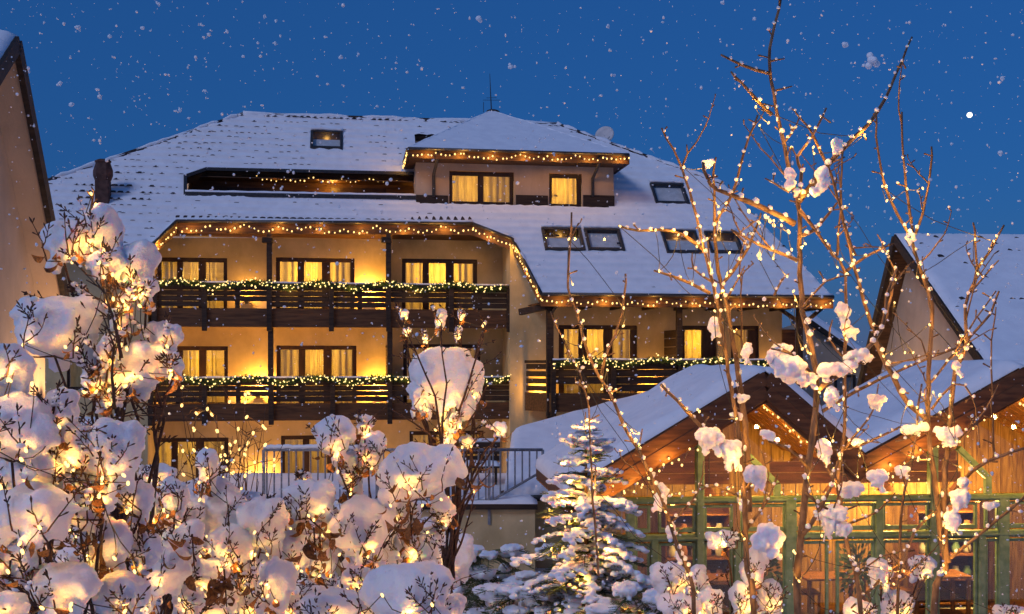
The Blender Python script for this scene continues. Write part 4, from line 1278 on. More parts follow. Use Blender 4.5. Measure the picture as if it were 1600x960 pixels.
# ------------------------------------------------------------------ leaves, twigs
def leaf_mesh(seed, L=1.0, W=.42, curl=.35):
    rs = random.Random(seed); n = 7; vs = []
    for i in range(n + 1):
        t = i / n
        w = W * math.sin(math.pi * min(1, t * 1.02) ** .8) * (1 + .12 * rs.uniform(-1, 1)) * .5
        y = t * L * math.cos(curl * t * 2); z = -t * L * math.sin(curl * t * 2.2) * .8
        f = .35 * w
        vs += [(-w, y, z + f), (0, y, z), (w, y, z + f * rs.uniform(.2, 1.2))]
    fs = []
    for i in range(n):
        a = 3 * i
        fs += [(a, a + 1, a + 4, a + 3), (a + 1, a + 2, a + 5, a + 4)]
    return MB().add(vs, fs).mesh('leaf', M['leaf'], True)
LEAVES = [leaf_mesh(1), leaf_mesh(2, curl=.8), leaf_mesh(3, W=.55, curl=.55), leaf_mesh(4, W=.3, curl=1.1)]
def put_leaf(parent, p, size):
    o = link('leaf', random.choice(LEAVES), parent)
    o.location = Vector(p) - parent.location
    o.rotation_euler = (random.uniform(-2.4, -.6), random.uniform(-.8, .8), random.uniform(0, 6.28))
    o.scale = (size, size, size)
def bent(a, b, n, wob, lift=0.0):
    a, b = Vector(a), Vector(b); L = (b - a).length
    o1 = Vector((random.uniform(-1, 1), random.uniform(-1, 1), random.uniform(-.4, .4))) * wob * L
    return [a.lerp(b, i / n) + o1 * math.sin(math.pi * i / n) + Vector((0, 0, lift * L * math.sin(math.pi * i / n))) + (Vector((random.gauss(0, 1), random.gauss(0, 1), random.gauss(0, 1))) * wob * L * .10 if 0 < i < n else Vector()) for i in range(n + 1)]
def twig_into(m, a, b, r, buds=True, wob=.10):
    """one twig with opposite buds and a forked tip, into the mesh builder m"""
    pts = bent(a, b, 6, wob); L = (pts[-1] - pts[0]).length
    m.tube(pts, [r * (1 - .55 * i / 6) for i in range(7)], 5)
    if not buds: return pts
    t = (pts[-1] - pts[-2]).normalized()
    for i in range(2, 7):
        p = pts[i]
        sd = t.orthogonal().normalized(); ang = random.uniform(-.5, .5) + (math.pi / 2 if i % 2 else 0)
        sd = Matrix.Rotation(ang, 3, t) @ sd
        for s in (-1, 1):
            if random.random() < .45: continue
            l = random.uniform(.008, .022) * (1.2 if i < 6 else .9)
            q = p + (sd * s * .75 + t * .8) * l
            m.tube([p, p.lerp(q, .55), q, q + (q - p) * .25], [r * .5, r * .65, r * 1.05, r * .2], 5)
    q = pts[-1] + t * .012
    m.tube([pts[-1], q, q + t * .012], [r * .6, r * 1.3, r * .25], 5)
    return pts

def lights_on(name, label, pts, r=.0050, watts=.115, group=None, cat='string lights', color=(1, .45, .075), mat='bulb_near', every=1):
    t = empty(name, pts[0]); tag(t, label, cat, group)
    o = t.location
    order = sorted(pts, key=lambda p: (round(p.z * 3), p.x))
    path = []
    for a, b in zip(order[:-1], order[1:]):
        if (a - b).length < .9: path.append((a, b))
    c = MB()
    for a, b in path: c.tube([p - o for p in bent(a + Vector((0, .012, 0)), b + Vector((0, .012, 0)), 4, .08, -.06)], .0018, 4)
    if c.v: c.build('cable', M['cable'], t)
    me = MB().lathe([(r * .45, -r * 1.7), (r * .95, -r * .9), (r, 0), (r * .75, r), (r * .45, r * 1.3)], n=8).mesh('bulb', M[mat], True)
    for i, p in enumerate(pts):
        b = link('bulb', me, t); b.location = p - o; b.rotation_euler = (random.uniform(-.8, .8), random.uniform(-.8, .8), 0)
        if i % every == 0: lamp(p - o + Vector((0, -r * 1.8, r * .6)), watts * random.uniform(.7, 1.4), t, color, r * .9)

# ------------------------------------------------------------------ snow laden shrubs on the bank
def shrub(label, base_px, Y, blobs, light_label, nl=3, ntw=3, watts=.115, leaf=.05, extra_bulbs=(), group='snow laden shrubs on the bank', bare=()):
    bx = at(base_px, 900, Y).x
    base = Vector((bx, Y + .1, gz(bx, Y + .1) - .05))
    t = empty('snowy_shrub', base); tag(t, label, 'shrub', group)
    bulbs = []
    mean = sum((at(b_[0], b_[1] + b_[3], Y) for b_ in blobs), Vector()) / len(blobs)
    lowest = max(b_[1] + b_[3] for b_ in blobs)
    fork = base.lerp(mean, .62) + Vector((0, .12, 0))
    tr = MB()
    for _ in range(2):
        tr.tube([p - base for p in bent(base + Vector((random.uniform(-.06, .06), .02, 0)), fork + Vector((random.uniform(-.03, .03), 0, random.uniform(-.1, .1))), 6, .05)], [.008 - .003 * i / 6 for i in range(7)], 6)
    tr.build('stem', M['twig'], t, True)
    for k, bl in enumerate(blobs):
        px, py, rx, ry = bl[:4]; Yb = Y + (bl[4] if len(bl) > 4 else random.uniform(-.12, .18)); tilt = bl[5] if len(bl) > 5 else 0
        c = at(px, py, Yb); s = ppm(Yb); a, b = rx * s, ry * s
        dpt = (a + b) / 2 * .85
        snow_cap(t, c, (a, dpt, b), seed=int(px * 7 + py), tilt=tilt)
        # stem from the ground up into the cap
        st = MB(); tsn = MB()
        foot = fork + Vector((random.uniform(-.03, .03), 0, random.uniform(-.08, .08)))
        hub = c + Vector((random.uniform(-.3, .3) * a, -dpt * .35, -b * .9))
        mid = foot.lerp(hub, .55) + Vector((random.uniform(-.08, .08), random.uniform(0, .1), .05))
        pts = bent(foot, mid, 5, .06) + bent(mid, hub, 6, .08)[1:]
        st.tube([p - base for p in pts], [.0075 - .0035 * i / (len(pts) - 1) for i in range(len(pts))], 6)
        # side twigs low on the stem
        for _ in range(2):
            j = random.randint(6, len(pts) - 1); p = pts[j]
            q = p + Vector((random.gauss(0, .10), random.uniform(-.12, .02), random.uniform(.0, .14)))
            twig_into(st, p - base, q - base, .003)
        # twigs that rise in front of the snow
        for _ in range(ntw):
            f = hub + Vector((random.uniform(-.8, .8) * a, -dpt * random.uniform(.45, .75), random.uniform(-.1, .5) * b))
            L = random.uniform(.55, 1.25) * b + .03
            e = f + Vector((random.gauss(0, .35) * L, -random.uniform(-.05, .25) * L - .02, L))
            twig_into(st, hub - base, f - base, .0036, False)
            tp = twig_into(st, f - base, e - base, .0030)
            if random.random() < .6:
                for z in random.sample(tp[2:], 3): tsn.ball(z + Vector((random.gauss(0, .003), -.003, .004)), random.uniform(.005, .012), 0, (1.3, 1, .9))
            if random.random() < .6:
                e2 = f.lerp(e, .4) + Vector((random.choice((-1, 1)) * random.uniform(.25, .5) * L, -.02, L * .45))
                twig_into(st, f.lerp(e, .35) - base, e2 - base, .0025)
        so = st.build('stem', M['twig'], t, True)
        if tsn.v: tsn.build('twig_snow', M['snow'], so, True)['kind'] = 'stuff'
        for _ in range(nl):
            p = hub + Vector((random.uniform(-.9, .9) * a, -dpt * random.uniform(.4, .95), random.uniform(-.35, .35) * b))
            put_leaf(t, p, leaf * random.uniform(.6, 1.35))
        for _ in range(2 if rx < 30 else 3):
            if random.random() < .85:
                bulbs.append(c + Vector((random.uniform(-.75, .75) * a, -dpt * random.uniform(.85, 1.0) - .012, -b * random.uniform(.35, .95))))
    for (px, py, dy) in extra_bulbs: bulbs.append(at(px, py, Y + dy))
    for (pl, dy) in bare:                                  # bare shoots that rise clear of the snow
        st = MB(); w = [at(x, y, Y + dy) - base for x, y in pl]
        fine = []
        for a_, b_ in zip(w[:-1], w[1:]): fine += bent(a_, b_, 4, .03)[:-1]
        fine.append(w[-1])
        n_ = len(fine); st.tube(fine, [.0065 - .0042 * i / (n_ - 1) for i in range(n_)], 6)
        for i in range(2, n_, 2):
            tt = (fine[min(i + 1, n_ - 1)] - fine[i - 1]).normalized()
            q = fine[i] + (tt + Vector((random.choice((-1, 1)) * .8, random.uniform(-.5, .5), 0))) * random.uniform(.012, .035)
            st.tube([fine[i], q], [.003, .0022], 5)
        st.build('shoot', M['twig'], t, True)
    lights_on('string_lights', light_label, bulbs, watts=watts, group='lights in the shrubs')
    return t
shrub('tallest snow laden shrub at the left, reaching up to the hotel chimney', 165, 3.8,
      [(112, 378, 36, 36, 0), (160, 362, 34, 40, .02), (168, 412, 26, 26, -.04), (215, 415, 30, 42, .03), (228, 455, 15, 26, 0), (92, 512, 64, 50, -.05), (205, 575, 62, 34, 0, .62), (255, 528, 28, 26, .02),
       (172, 545, 17, 26, -.1), (130, 470, 18, 14, .05), (190, 500, 16, 18, -.05), (195, 470, 14, 14, -.05), (172, 620, 22, 18, -.05), (275, 575, 12, 18, -.04), (150, 590, 16, 24, -.08)],
      'warm bulbs wound through the tallest left shrub', 5, 3,
      extra_bulbs=[(155, 411, -.16), (177, 467, -.12), (192, 470, -.12), (165, 470, -.1), (218, 478, -.1), (120, 545, -.2), (198, 545, -.1), (170, 610, -.1), (220, 590, -.15), (150, 320, -.02), (142, 303, 0)],
      bare=[([(140, 345), (143, 322), (147, 300)], 0), ([(190, 560), (178, 500), (165, 460), (150, 440)], -.2), ([(178, 640), (175, 590), (178, 540), (160, 490)], -.2)])
shrub('snow laden shrub filling the lower left corner with the broadest caps', 40, 3.3,
      [(28, 668, 60, 58, 0), (5, 568, 42, 34, .05), (98, 640, 22, 40, .1), (182, 708, 38, 54, .1), (116, 698, 34, 44, .12), (52, 800, 62, 46, -.02), (130, 790, 26, 44, .1), (10, 870, 40, 34, 0), (95, 915, 50, 38, 0), (10, 945, 40, 22, -.1), (60, 740, 40, 30, .1), (160, 770, 20, 30, .1), (165, 850, 36, 40, .2), (185, 930, 40, 40, .15), (215, 780, 24, 32, .3), (225, 860, 24, 30, .3)],
      'warm bulbs wound through the lower left corner shrub', 5, 3,
      extra_bulbs=[(33, 718, -.25), (200, 755, -.1), (155, 775, -.15), (35, 862, -.2), (50, 600, -.05), (65, 950, -.2)])
shrub('low shrub with small rounded snow caps behind the lower left corner', 230, 4.4,
      [(196, 832, 17, 28), (141, 823, 18, 30), (243, 742, 26, 16, .5), (273, 775, 18, 30), (239, 792, 20, 22), (256, 886, 46, 42, -.2), (273, 850, 22, 24, -.1), (297, 845, 20, 34), (130, 880, 34, 34, .1), (222, 925, 27, 27, -.2), (295, 938, 26, 26), (170, 905, 30, 36, .1), (128, 955, 34, 24, -.2), (330, 900, 30, 30), (220, 780, 16, 20, .2), (215, 870, 26, 30, .2), (300, 800, 16, 26, .2)],
      'warm bulbs in the low shrub behind the lower left corner', 5, 3, .115,
      extra_bulbs=[(238, 830, -.25), (212, 865, -.2), (280, 937, -.3), (60, 950, -.3), (170, 890, -.2)])
shrub('shrub with tall narrow snow caps beside the dead brown leaves', 370, 4.7,
      [(350, 800, 28, 52), (378, 786, 26, 20), (324, 730, 16, 30), (363, 852, 32, 34), (409, 820, 34, 46), (397, 788, 26, 20), (430, 908, 27, 38, -.3), (384, 892, 22, 32), (340, 945, 32, 26, -.2), (458, 862, 26, 34), (455, 950, 30, 22, -.2), (395, 945, 26, 22, -.1), (330, 850, 20, 26, .2)],
      'warm bulbs in the shrub beside the dead brown leaves', 7, 3, 0.115, .06,
      extra_bulbs=[(312, 781, -.2), (328, 860, -.2), (398, 832, -.2), (420, 918, -.4), (345, 890, -.3)])
shrub('broad shrub in the middle carrying the widest flat snow mound', 570, 4.9,
      [(522, 683, 28, 32), (572, 664, 13, 16), (580, 704, 22, 30), (547, 735, 22, 32), (651, 738, 64, 44, -.05), (488, 780, 38, 32), (459, 802, 20, 36), (567, 822, 42, 52, -.1), (513, 815, 20, 32), (476, 750, 11, 14), (620, 800, 30, 26, .1), (660, 850, 30, 28, .1), (500, 870, 30, 30, 0), (600, 880, 24, 24, 0), (690, 800, 18, 22, .1)],
      'warm bulbs in the broad middle shrub', 7, 4, 0.115, .06,
      extra_bulbs=[(528, 737, -.2), (548, 772, -.2), (482, 806, -.25), (610, 790, -.2), (660, 790, -.2), (668, 832, -.1), (700, 778, .05), (740, 768, .1), (575, 870, -.2), (545, 900, -.2), (640, 770, -.2)],
      bare=[([(640, 890), (690, 830), (735, 772), (765, 740)], .1), ([(690, 905), (720, 850), (735, 800), (742, 770)], .1), ([(620, 870), (665, 815), (705, 775)], .05)])
shrub('slender shrub topped by a big round ball of snow before the balcony', 690, 5.4,
      [(698, 592, 46, 52, 0), (657, 618, 17, 28, -.05), (738, 612, 15, 24, 0), (709, 660, 11, 14, -.12), (632, 491, 7, 8), (689, 500, 8, 17), (721, 493, 6, 10), (757, 508, 4, 6), (636, 518, 5, 7), (716, 520, 6, 12), (692, 650, 8, 18, -.1), (700, 690, 10, 18, -.1), (780, 670, 10, 12), (730, 690, 10, 10, -.05), (665, 528, 4, 8)],
      'warm bulbs clustered under the big round ball of snow', 3, 1, .13, .05,
      extra_bulbs=[(690, 648, -.18), (697, 690, -.15), (680, 672, -.15), (706, 682, -.15), (685, 700, -.12), (700, 640, -.2), (720, 668, -.12)],
      bare=[([(690, 720), (680, 620), (650, 550), (630, 500)], -.2), ([(692, 720), (698, 600), (690, 505)], -.22), ([(700, 700), (735, 590), (755, 530), (757, 508)], -.1), ([(700, 640), (718, 560), (722, 495)], .2), ([(685, 690), (645, 660), (610, 640)], -.1), ([(705, 700), (745, 640), (762, 600)], -.1), ([(735, 760), (765, 710), (780, 672)], 0)])
shrub('low shrub with a wide domed snow cap at the bottom edge', 630, 4.1,
      [(640, 925, 62, 48, 0), (526, 945, 44, 26, .1), (580, 948, 30, 24, .2), (700, 950, 26, 22, .2), (560, 905, 22, 24, .4)],
      'warm bulbs in the low shrub at the bottom edge', 4, 4,
      extra_bulbs=[(630, 958, -.3), (675, 945, -.3), (597, 930, -.25)])
shrub('low snowy shrub at the foot of the bare trees', 1110, 5.6,
      [(1045, 905, 27, 27), (1090, 915, 17, 32), (1106, 940, 20, 22), (1160, 935, 20, 28), (1128, 842, 24, 13), (1178, 888, 18, 32), (1060, 948, 30, 18), (1202, 930, 22, 26)],
      'warm bulbs in the low shrub at the foot of the bare trees', 2, 3, .3,
      extra_bulbs=[(1045, 920, -.25), (1090, 925, -.25), (1126, 833, -.2), (1160, 950, -.3)])
shrub('low snowy shrub in the lower right corner before the green doors', 1400, 5.6,
      [(1402, 944, 27, 22), (1580, 957, 26, 10), (1340, 955, 22, 18), (1375, 892, 16, 22), (1439, 884, 20, 17)],
      'warm bulbs in the low shrub before the green doors', 1, 3, .3,
      extra_bulbs=[(1376, 890, -.2), (1240, 861, -.2), (1240, 914, -.2)])
# thick drift of smaller capped shrubs that closes the gaps behind
def drift(label, px, w, y0, y1, Y, n, light_label, rr=(15, 34)):
    bl = []
    for k in range(n):
        bl.append((px + random.uniform(-w, w), random.uniform(y0, y1), random.uniform(*rr), random.uniform(*rr) * 1.1, random.uniform(-.3, .5)))
    shrub(label, px, Y, bl, light_label, 2, 2, .115)
drift('shrub with bunched caps half hidden behind the lower left corner', 70, 80, 700, 960, 5.2, 17, 'warm bulbs in the half hidden shrub of the lower left')
drift('shrub with bunched caps below the thin lit shrub', 250, 90, 790, 960, 5.8, 17, 'warm bulbs in the shrub below the thin lit shrub')
drift('shrub with bunched caps behind the narrow caps', 420, 80, 790, 960, 6.0, 15, 'warm bulbs in the shrub behind the narrow caps')
drift('shrub with bunched caps behind the widest flat mound', 570, 80, 800, 960, 6.2, 14, 'warm bulbs in the shrub behind the flat mound')
drift('shrub with bunched caps filling the gap under the tallest left shrub', 110, 100, 640, 800, 4.6, 9, 'warm bulbs in the gap under the tallest left shrub')
drift('small shrub with bunched caps under the big snow ball', 680, 40, 830, 960, 6.0, 6, 'warm bulbs in the small shrub under the snow ball')
# dead seed head with hanging brown leaves
for px, py, n in ((350, 915, 16), (490, 850, 16), (300, 860, 8), (250, 545, 8), (735, 745, 6), (640, 815, 12)):
    c = at(px, py, 4.15)
    t = empty('dead_leaf_cluster', c); tag(t, {350: 'large brown dead leaf cluster low among the caps', 490: 'amber dead leaf cluster hanging under the middle caps', 300: 'small dead leaf cluster beside the low rounded caps', 250: 'brown dead leaves at the tip of the high left branch', 735: 'dead leaves hanging on the shoot before the railing', 640: 'dead leaves under the widest flat snow mound'}[px], 'dead leaves')
    MB().tube([(0, 0, .06), (.01, 0, -.08)], [.004, .002], 5).build('stalk', M['twig'], t)
    for _ in range(n): put_leaf(t, c + Vector((random.gauss(0, .035), random.gauss(-.02, .02), random.gauss(0, .045))), random.uniform(.05, .10))

# thin twiggy shrub full of small lights, farther back
def twiggy(px, py, Y, w, h, label, light_label, n=26):
    b = at(px, py, Y); base = Vector((b.x, Y, gz(b.x, Y))); t = empty('bare_shrub', base); tag(t, label, 'shrub')
    pts = []
    for k in range(n):
        tip = at(px + random.gauss(0, w), py - h * random.uniform(.2, 1.15), Y + random.uniform(-.4, .4)) - base
        m = MB(); p = bent((random.uniform(-.12, .12), 0, 0), tip, 8, .06)
        m.tube(p, [.009 - .0065 * i / 8 for i in range(9)], 5)
        for i in range(4, 9):
            for _ in range(2):
                q = p[i] + Vector((random.gauss(0, .11), random.gauss(0, .08), random.uniform(.02, .22)))
                m.tube([p[i], p[i].lerp(q, .5) + Vector((0, 0, .01)), q], [.004, .003, .002], 4)
                if random.random() < .75: pts.append(base + q.lerp(p[i], random.random()))
        m.build('stem', M['twig'], t, True)
        if k % 2 == 0: snow_cap(t, base + p[6] + Vector((0, 0, .03)), (.05 * random.uniform(.7, 1.6), .05, .045 * random.uniform(.7, 1.5)), seed=k + 50, vox=.010)
    lights_on('string_lights', light_label, pts, .011, .55, 'lights in the shrubs', mat='bulb', every=6)
twiggy(350, 800, 9.0, 62, 150, 'thin bare shrub sparkling with tiny lights before the lower balcony', 'tiny lights sprinkled over the thin bare shrub')
# ------------------------------------------------------------------ bare trees on the right
def bare_tree(label, trunk_list, branch_list, caps, Y, light_label, bulbs):
    """trunk_list / branch_list: (pixel polyline, start and end distance offset, start and end width in pixels)"""
    px0, py0 = trunk_list[0][0][0]
    b = at(px0, py0, Y); base = Vector((b.x, Y, gz(b.x, Y) - .05))
    t = empty('bare_tree', base); tag(t, label, 'tree', 'bare young trees before the pavilion')
    for nm, lst in (('trunk', trunk_list), ('branch', branch_list)):
        for pl, d0, d1, w0, w1 in lst:
            n = len(pl); w = [at(x, y, Y + d0 + (d1 - d0) * i / (n - 1)) - base for i, (x, y) in enumerate(pl)]
            if nm == 'trunk' and pl[0][1] >= 955: w = [Vector((w[0].x * .6, w[0].y * .6, 0))] + w
            fine = []
            for i in range(len(w) - 1):
                p0 = w[max(0, i - 1)]; p1 = w[i]; p2 = w[i + 1]; p3_ = w[min(len(w) - 1, i + 2)]
                k = max(2, int((p2 - p1).length / .05))
                for j in range(k):
                    s = j / k
                    fine.append(.5 * ((2 * p1) + (p2 - p0) * s + (2 * p0 - 5 * p1 + 4 * p2 - p3_) * s * s + (3 * p1 - p0 - 3 * p2 + p3_) * s ** 3))
            fine.append(w[-1])
            fine = [p + Vector((random.gauss(0, .0022), random.gauss(0, .0022), 0)) for p in fine]
            N = len(fine); s = ppm(Y)
            rad = [(w0 + (w1 - w0) * i / (N - 1)) * s / 2 * random.uniform(.94, 1.08) for i in range(N)]
            m = MB(); m.tube(fine, rad, 7)
            sm = MB()
            step = max(2, int(.075 / max(.01, (fine[1] - fine[0]).length)))
            for i in range(2, N - 1, step):
                tt = (fine[i + 1] - fine[i - 1]).normalized()
                sd = (Matrix.Rotation(random.uniform(0, 6.28), 3, tt) @ tt.orthogonal()).normalized()
                sd = (sd + Vector((random.choice((-1, 1)) * .8, 0, 0))).normalized()
                l = random.uniform(.014, .045) if rad[i] < .012 else random.uniform(.01, .03)
                if random.random() < (.22 if nm == 'branch' else .12):
                    l = random.uniform(.10, .34)              # a real side twig
                    e = fine[i] + (sd * .8 + tt * .5 + Vector((0, 0, .45))).normalized() * l
                    tw = bent(fine[i], e, 5, .10)
                    m.tube(tw, [.0042, .0036, .0032, .0028, .0024, .002], 5)
                    for q in tw[2:]:
                        z = q + Vector((random.gauss(0, .012), random.gauss(0, .01), random.uniform(.006, .016)))
                        m.tube([q, z, z + (z - q) * .3], [.0022, .0036, .001], 5)
                        if random.random() < .15: sm.ball(z + Vector((0, -.002, .005)), random.uniform(.004, .008), 0, (1.2, 1, .9))
                else:
                    e = fine[i] + (sd * .9 + tt * .4).normalized() * (l + rad[i])
                    m.tube([fine[i], fine[i].lerp(e, .6), e, e + (e - fine[i]) * .12], [.0034, .003, .0046, .0014], 5)
                    if random.random() < .15: sm.ball(e + Vector((0, -.002, .004)), random.uniform(.005, .010), 0, (1.25, 1, .9))
            # a ragged line of snow on the upper side of leaning wood
            for i in range(1, N - 1):
                tt = (fine[i + 1] - fine[i - 1]).normalized()
                k = noise.noise(Vector((fine[i].x * 6 + px0, fine[i].z * 6, 0)))
                if abs(tt.z) < .975 and k > -.32 - (.4 if abs(tt.z) < .75 else 0):
                    r = rad[i] * random.uniform(.55, .95) + .0028
                    nrm_ = (Vector((0, -.25, 1)) - tt * tt.z); nrm_ = nrm_.normalized() if nrm_.length > .05 else Vector((-1, 0, 0))
                    sm.ball(fine[i] + nrm_ * (rad[i] * .75 + r * .25) + Vector((random.gauss(0, .002), 0, 0)), r, 0, (1.3, 1.1, 1.3))
                elif abs(tt.z) >= .975 and k > .30:
                    sm.ball(fine[i] + Vector((random.choice((-1, 1)) * rad[i] * .7, -rad[i] * .3, 0)), rad[i] * .55 + .003, 0, (1, 1, 1.7))
            o = m.build(nm, M['bark'], t, True)
            if sm.v: sm.build('branch_snow', M['snow'], o, True)['kind'] = 'stuff'
    for c in caps:
        px, py, rx, ry = c[:4]; dy = c[4] if len(c) > 4 else 0; tl = c[5] if len(c) > 5 else 0
        s = ppm(Y + dy)
        snow_cap(t, at(px, py, Y + dy), (rx * s, (rx + ry) / 2 * s * .7, ry * s), seed=int(px + py * 3), tilt=tl, vox=.0075, amp=1.25, grow=.98)
    extra = []
    for pl, d0, d1, w0, w1 in trunk_list + branch_list[:4]:
        for i in range(len(pl) - 1):
            for _ in range(1):
                w = random.random(); x = pl[i][0] + (pl[i+1][0] - pl[i][0]) * w; y = pl[i][1] + (pl[i+1][1] - pl[i][1]) * w
                if y > 260: extra.append((x + random.uniform(-9, 9), y, d0 + (d1 - d0) * (i + w) / (len(pl) - 1)))
    bulbs = list(bulbs) + extra
    lights_on('string_lights', light_label, [at(x, y, Y + d - .05) for x, y, d in bulbs], .0043, .52, 'lights in the bare trees')
bare_tree('tallest bare tree, its leader running out of the top of the photo',
    [([(1246, 960), (1250, 846), (1264, 724), (1277, 600), (1254, 486), (1250, 407), (1248, 317), (1237, 287), (1225, 225), (1212, 167), (1204, 108), (1202, 75), (1212, 37), (1222, -6)], 0, .15, 17, 4)],
    [([(1202, 115), (1158, 102), (1127, 86)], .1, .0, 6, 3), ([(1206, 179), (1183, 158), (1158, 129), (1142, 112)], .1, 0, 7, 3),
     ([(1249, 315), (1283, 271), (1321, 229), (1358, 192), (1383, 154), (1408, 96), (1425, 58)], .05, .3, 10, 3),
     ([(1227, 221), (1237, 208), (1235, 194)], .1, .1, 4, 3), ([(1212, 142), (1237, 135)], .1, .1, 4, 2), ([(1202, 96), (1227, 92)], .1, .1, 4, 2),
     ([(1242, 350), (1200, 329), (1158, 310), (1121, 296), (1104, 279), (1098, 254)], 0, -.2, 10, 4),
     ([(1250, 369), (1275, 358), (1308, 317)], 0, .1, 7, 3), ([(1250, 329), (1275, 362), (1304, 400)], 0, .1, 7, 3),
     ([(1249, 310), (1252, 267), (1246, 246), (1267, 217), (1292, 169)], 0, .1, 6, 3), ([(1271, 212), (1250, 183), (1235, 167)], .1, .1, 4, 2),
     ([(1271, 212), (1292, 258), (1308, 304), (1325, 367), (1337, 400)], .1, .2, 5, 4), ([(1233, 300), (1196, 279)], 0, -.1, 4, 2),
     ([(1246, 407), (1184, 381), (1141, 359)], 0, -.1, 6, 3), ([(1254, 480), (1290, 440), (1330, 430)], 0, 0, 4, 2),
     ([(1278, 608), (1309, 586), (1334, 567), (1363, 534), (1378, 512), (1388, 461), (1400, 420)], 0, .1, 10, 4),
     ([(1275, 590), (1240, 555), (1205, 545)], 0, -.1, 5, 3), ([(1262, 730), (1230, 700), (1200, 690)], 0, -.1, 5, 3),
     ([(1252, 840), (1290, 780), (1310, 720)], 0, .0, 8, 4), ([(1258, 770), (1300, 800), (1340, 790)], 0, 0, 5, 3)],
    [(1308, 228, 11, 15), (1283, 282, 13, 26, .02, -.75), (1231, 278, 9, 22), (1243, 300, 7, 10), (1208, 556, 14, 13, -.05), (1235, 575, 33, 27, -.05), (1222, 548, 20, 14), (1262, 592, 20, 16), (1305, 578, 34, 16, 0, .35), (1340, 555, 22, 12, 0, .55), (1300, 620, 12, 22), (1286, 702, 12, 25), (1295, 820, 14, 22), (1297, 805, 30, 12, 0, .35), (1371, 748, 16, 20, .1), (1328, 765, 22, 15, .1, .3), (1314, 826, 18, 15), (1202, 842, 28, 30, -.1), (1180, 743, 20, 22, -.1), (1200, 680, 13, 10)],
    4.6, 'warm bulbs wound up the tallest bare tree',
    [(1181, 167, .1), (1187, 196, .1), (1201, 192, .1), (1237, 230, .1), (1271, 230, .1), (1272, 240, .1), (1351, 211, .2), (1221, 352, 0), (1232, 362, 0), (1258, 381, 0), (1237, 390, 0), (1243, 469, -.05), (1240, 455, -.05), (1259, 541, -.05), (1254, 545, -.05), (1284, 837, -.1), (1301, 689, .05), (1208, 404, 0), (1184, 399, -.05), (1187, 404, -.05), (1335, 580, -.1), (1242, 864, -.1), (1285, 712, -.1), (1209, 345, -.1), (1200, 340, -.1)])
bare_tree('forked bare tree standing left of the tallest one',
    [([(1178, 960), (1167, 890), (1163, 785), (1154, 671), (1141, 600), (1123, 486), (1106, 412), (1092, 355), (1066, 263), (1042, 216), (1033, 200)], 0, -.1, 14, 3),
     ([(1170, 800), (1166, 700), (1156, 600), (1136, 486), (1123, 425), (1117, 351), (1145, 302), (1162, 237), (1184, 180)], .1, .1, 11, 3)],
    [([(1117, 351), (1114, 276), (1119, 246)], .1, 0, 5, 3), ([(1110, 458), (1062, 436), (1022, 423)], 0, -.2, 6, 3), ([(1103, 395), (1070, 368), (1033, 359), (997, 361), (968, 353)], 0, -.3, 6, 3),
     ([(1132, 440), (1171, 386), (1189, 333)], .1, .1, 6, 3), ([(1171, 386), (1145, 361)], .1, 0, 4, 2), ([(1136, 470), (1163, 416)], .1, .1, 4, 2), ([(1066, 263), (1074, 240), (1073, 226)], 0, 0, 4, 2),
     ([(1156, 715), (1110, 680), (1071, 641), (1033, 601)], 0, -.2, 8, 4), ([(1112, 440), (1084, 420), (1082, 395)], 0, 0, 4, 2), ([(1210, 462), (1220, 440), (1232, 428)], .1, .1, 4, 2),
     ([(1160, 560), (1158, 470), (1160, 430)], .2, .2, 4, 2), ([(1163, 780), (1120, 760), (1095, 765)], 0, -.1, 5, 3), ([(1165, 830), (1200, 780), (1215, 740)], 0, .1, 6, 3)],
    [(1117, 509, 12, 19), (1108, 684, 24, 24, -.1), (1141, 704, 20, 25, -.1), (1036, 604, 6, 8), (1150, 650, 12, 8), (1168, 550, 8, 20), (1160, 622, 12, 8), (1106, 255, 12, 9), (1160, 787, 8, 20)],
    5.0, 'warm bulbs wound up the forked bare tree',
    [(1093, 643, -.1), (1090, 640, -.1), (1154, 728, -.1), (1156, 787, -.1), (1112, 422, 0), (1150, 735, -.1), (1130, 455, 0), (1230, 432, 0), (1140, 395, 0), (1100, 262, 0)])
bare_tree('thin leaning sapling in front of the spruce',
    [([(1084, 962), (1058, 855), (1032, 776), (997, 702), (982, 680), (949, 610), (920, 556), (906, 505), (888, 450), (891, 385), (893, 332)], 0, -.2, 11, 3)],
    [([(940, 592), (946, 556), (968, 505), (979, 428)], -.1, -.1, 5, 3), ([(935, 900), (925, 760), (917, 622), (888, 549), (860, 487)], 0, 0, 4, 2), ([(952, 615), (970, 605)], 0, 0, 4, 2), ([(997, 702), (1005, 670)], 0, 0, 3, 2), ([(1045, 820), (1090, 770), (1100, 720)], 0, 0, 5, 2)],
    [(1034, 776, 11, 26, 0, -.35), (1048, 826, 8, 16), (1020, 745, 5, 10), (1062, 870, 7, 14), (949, 608, 6, 8)], 4.9, 'warm bulbs on the thin leaning sapling', [(915, 566, -.05), (1040, 800, -.1)])
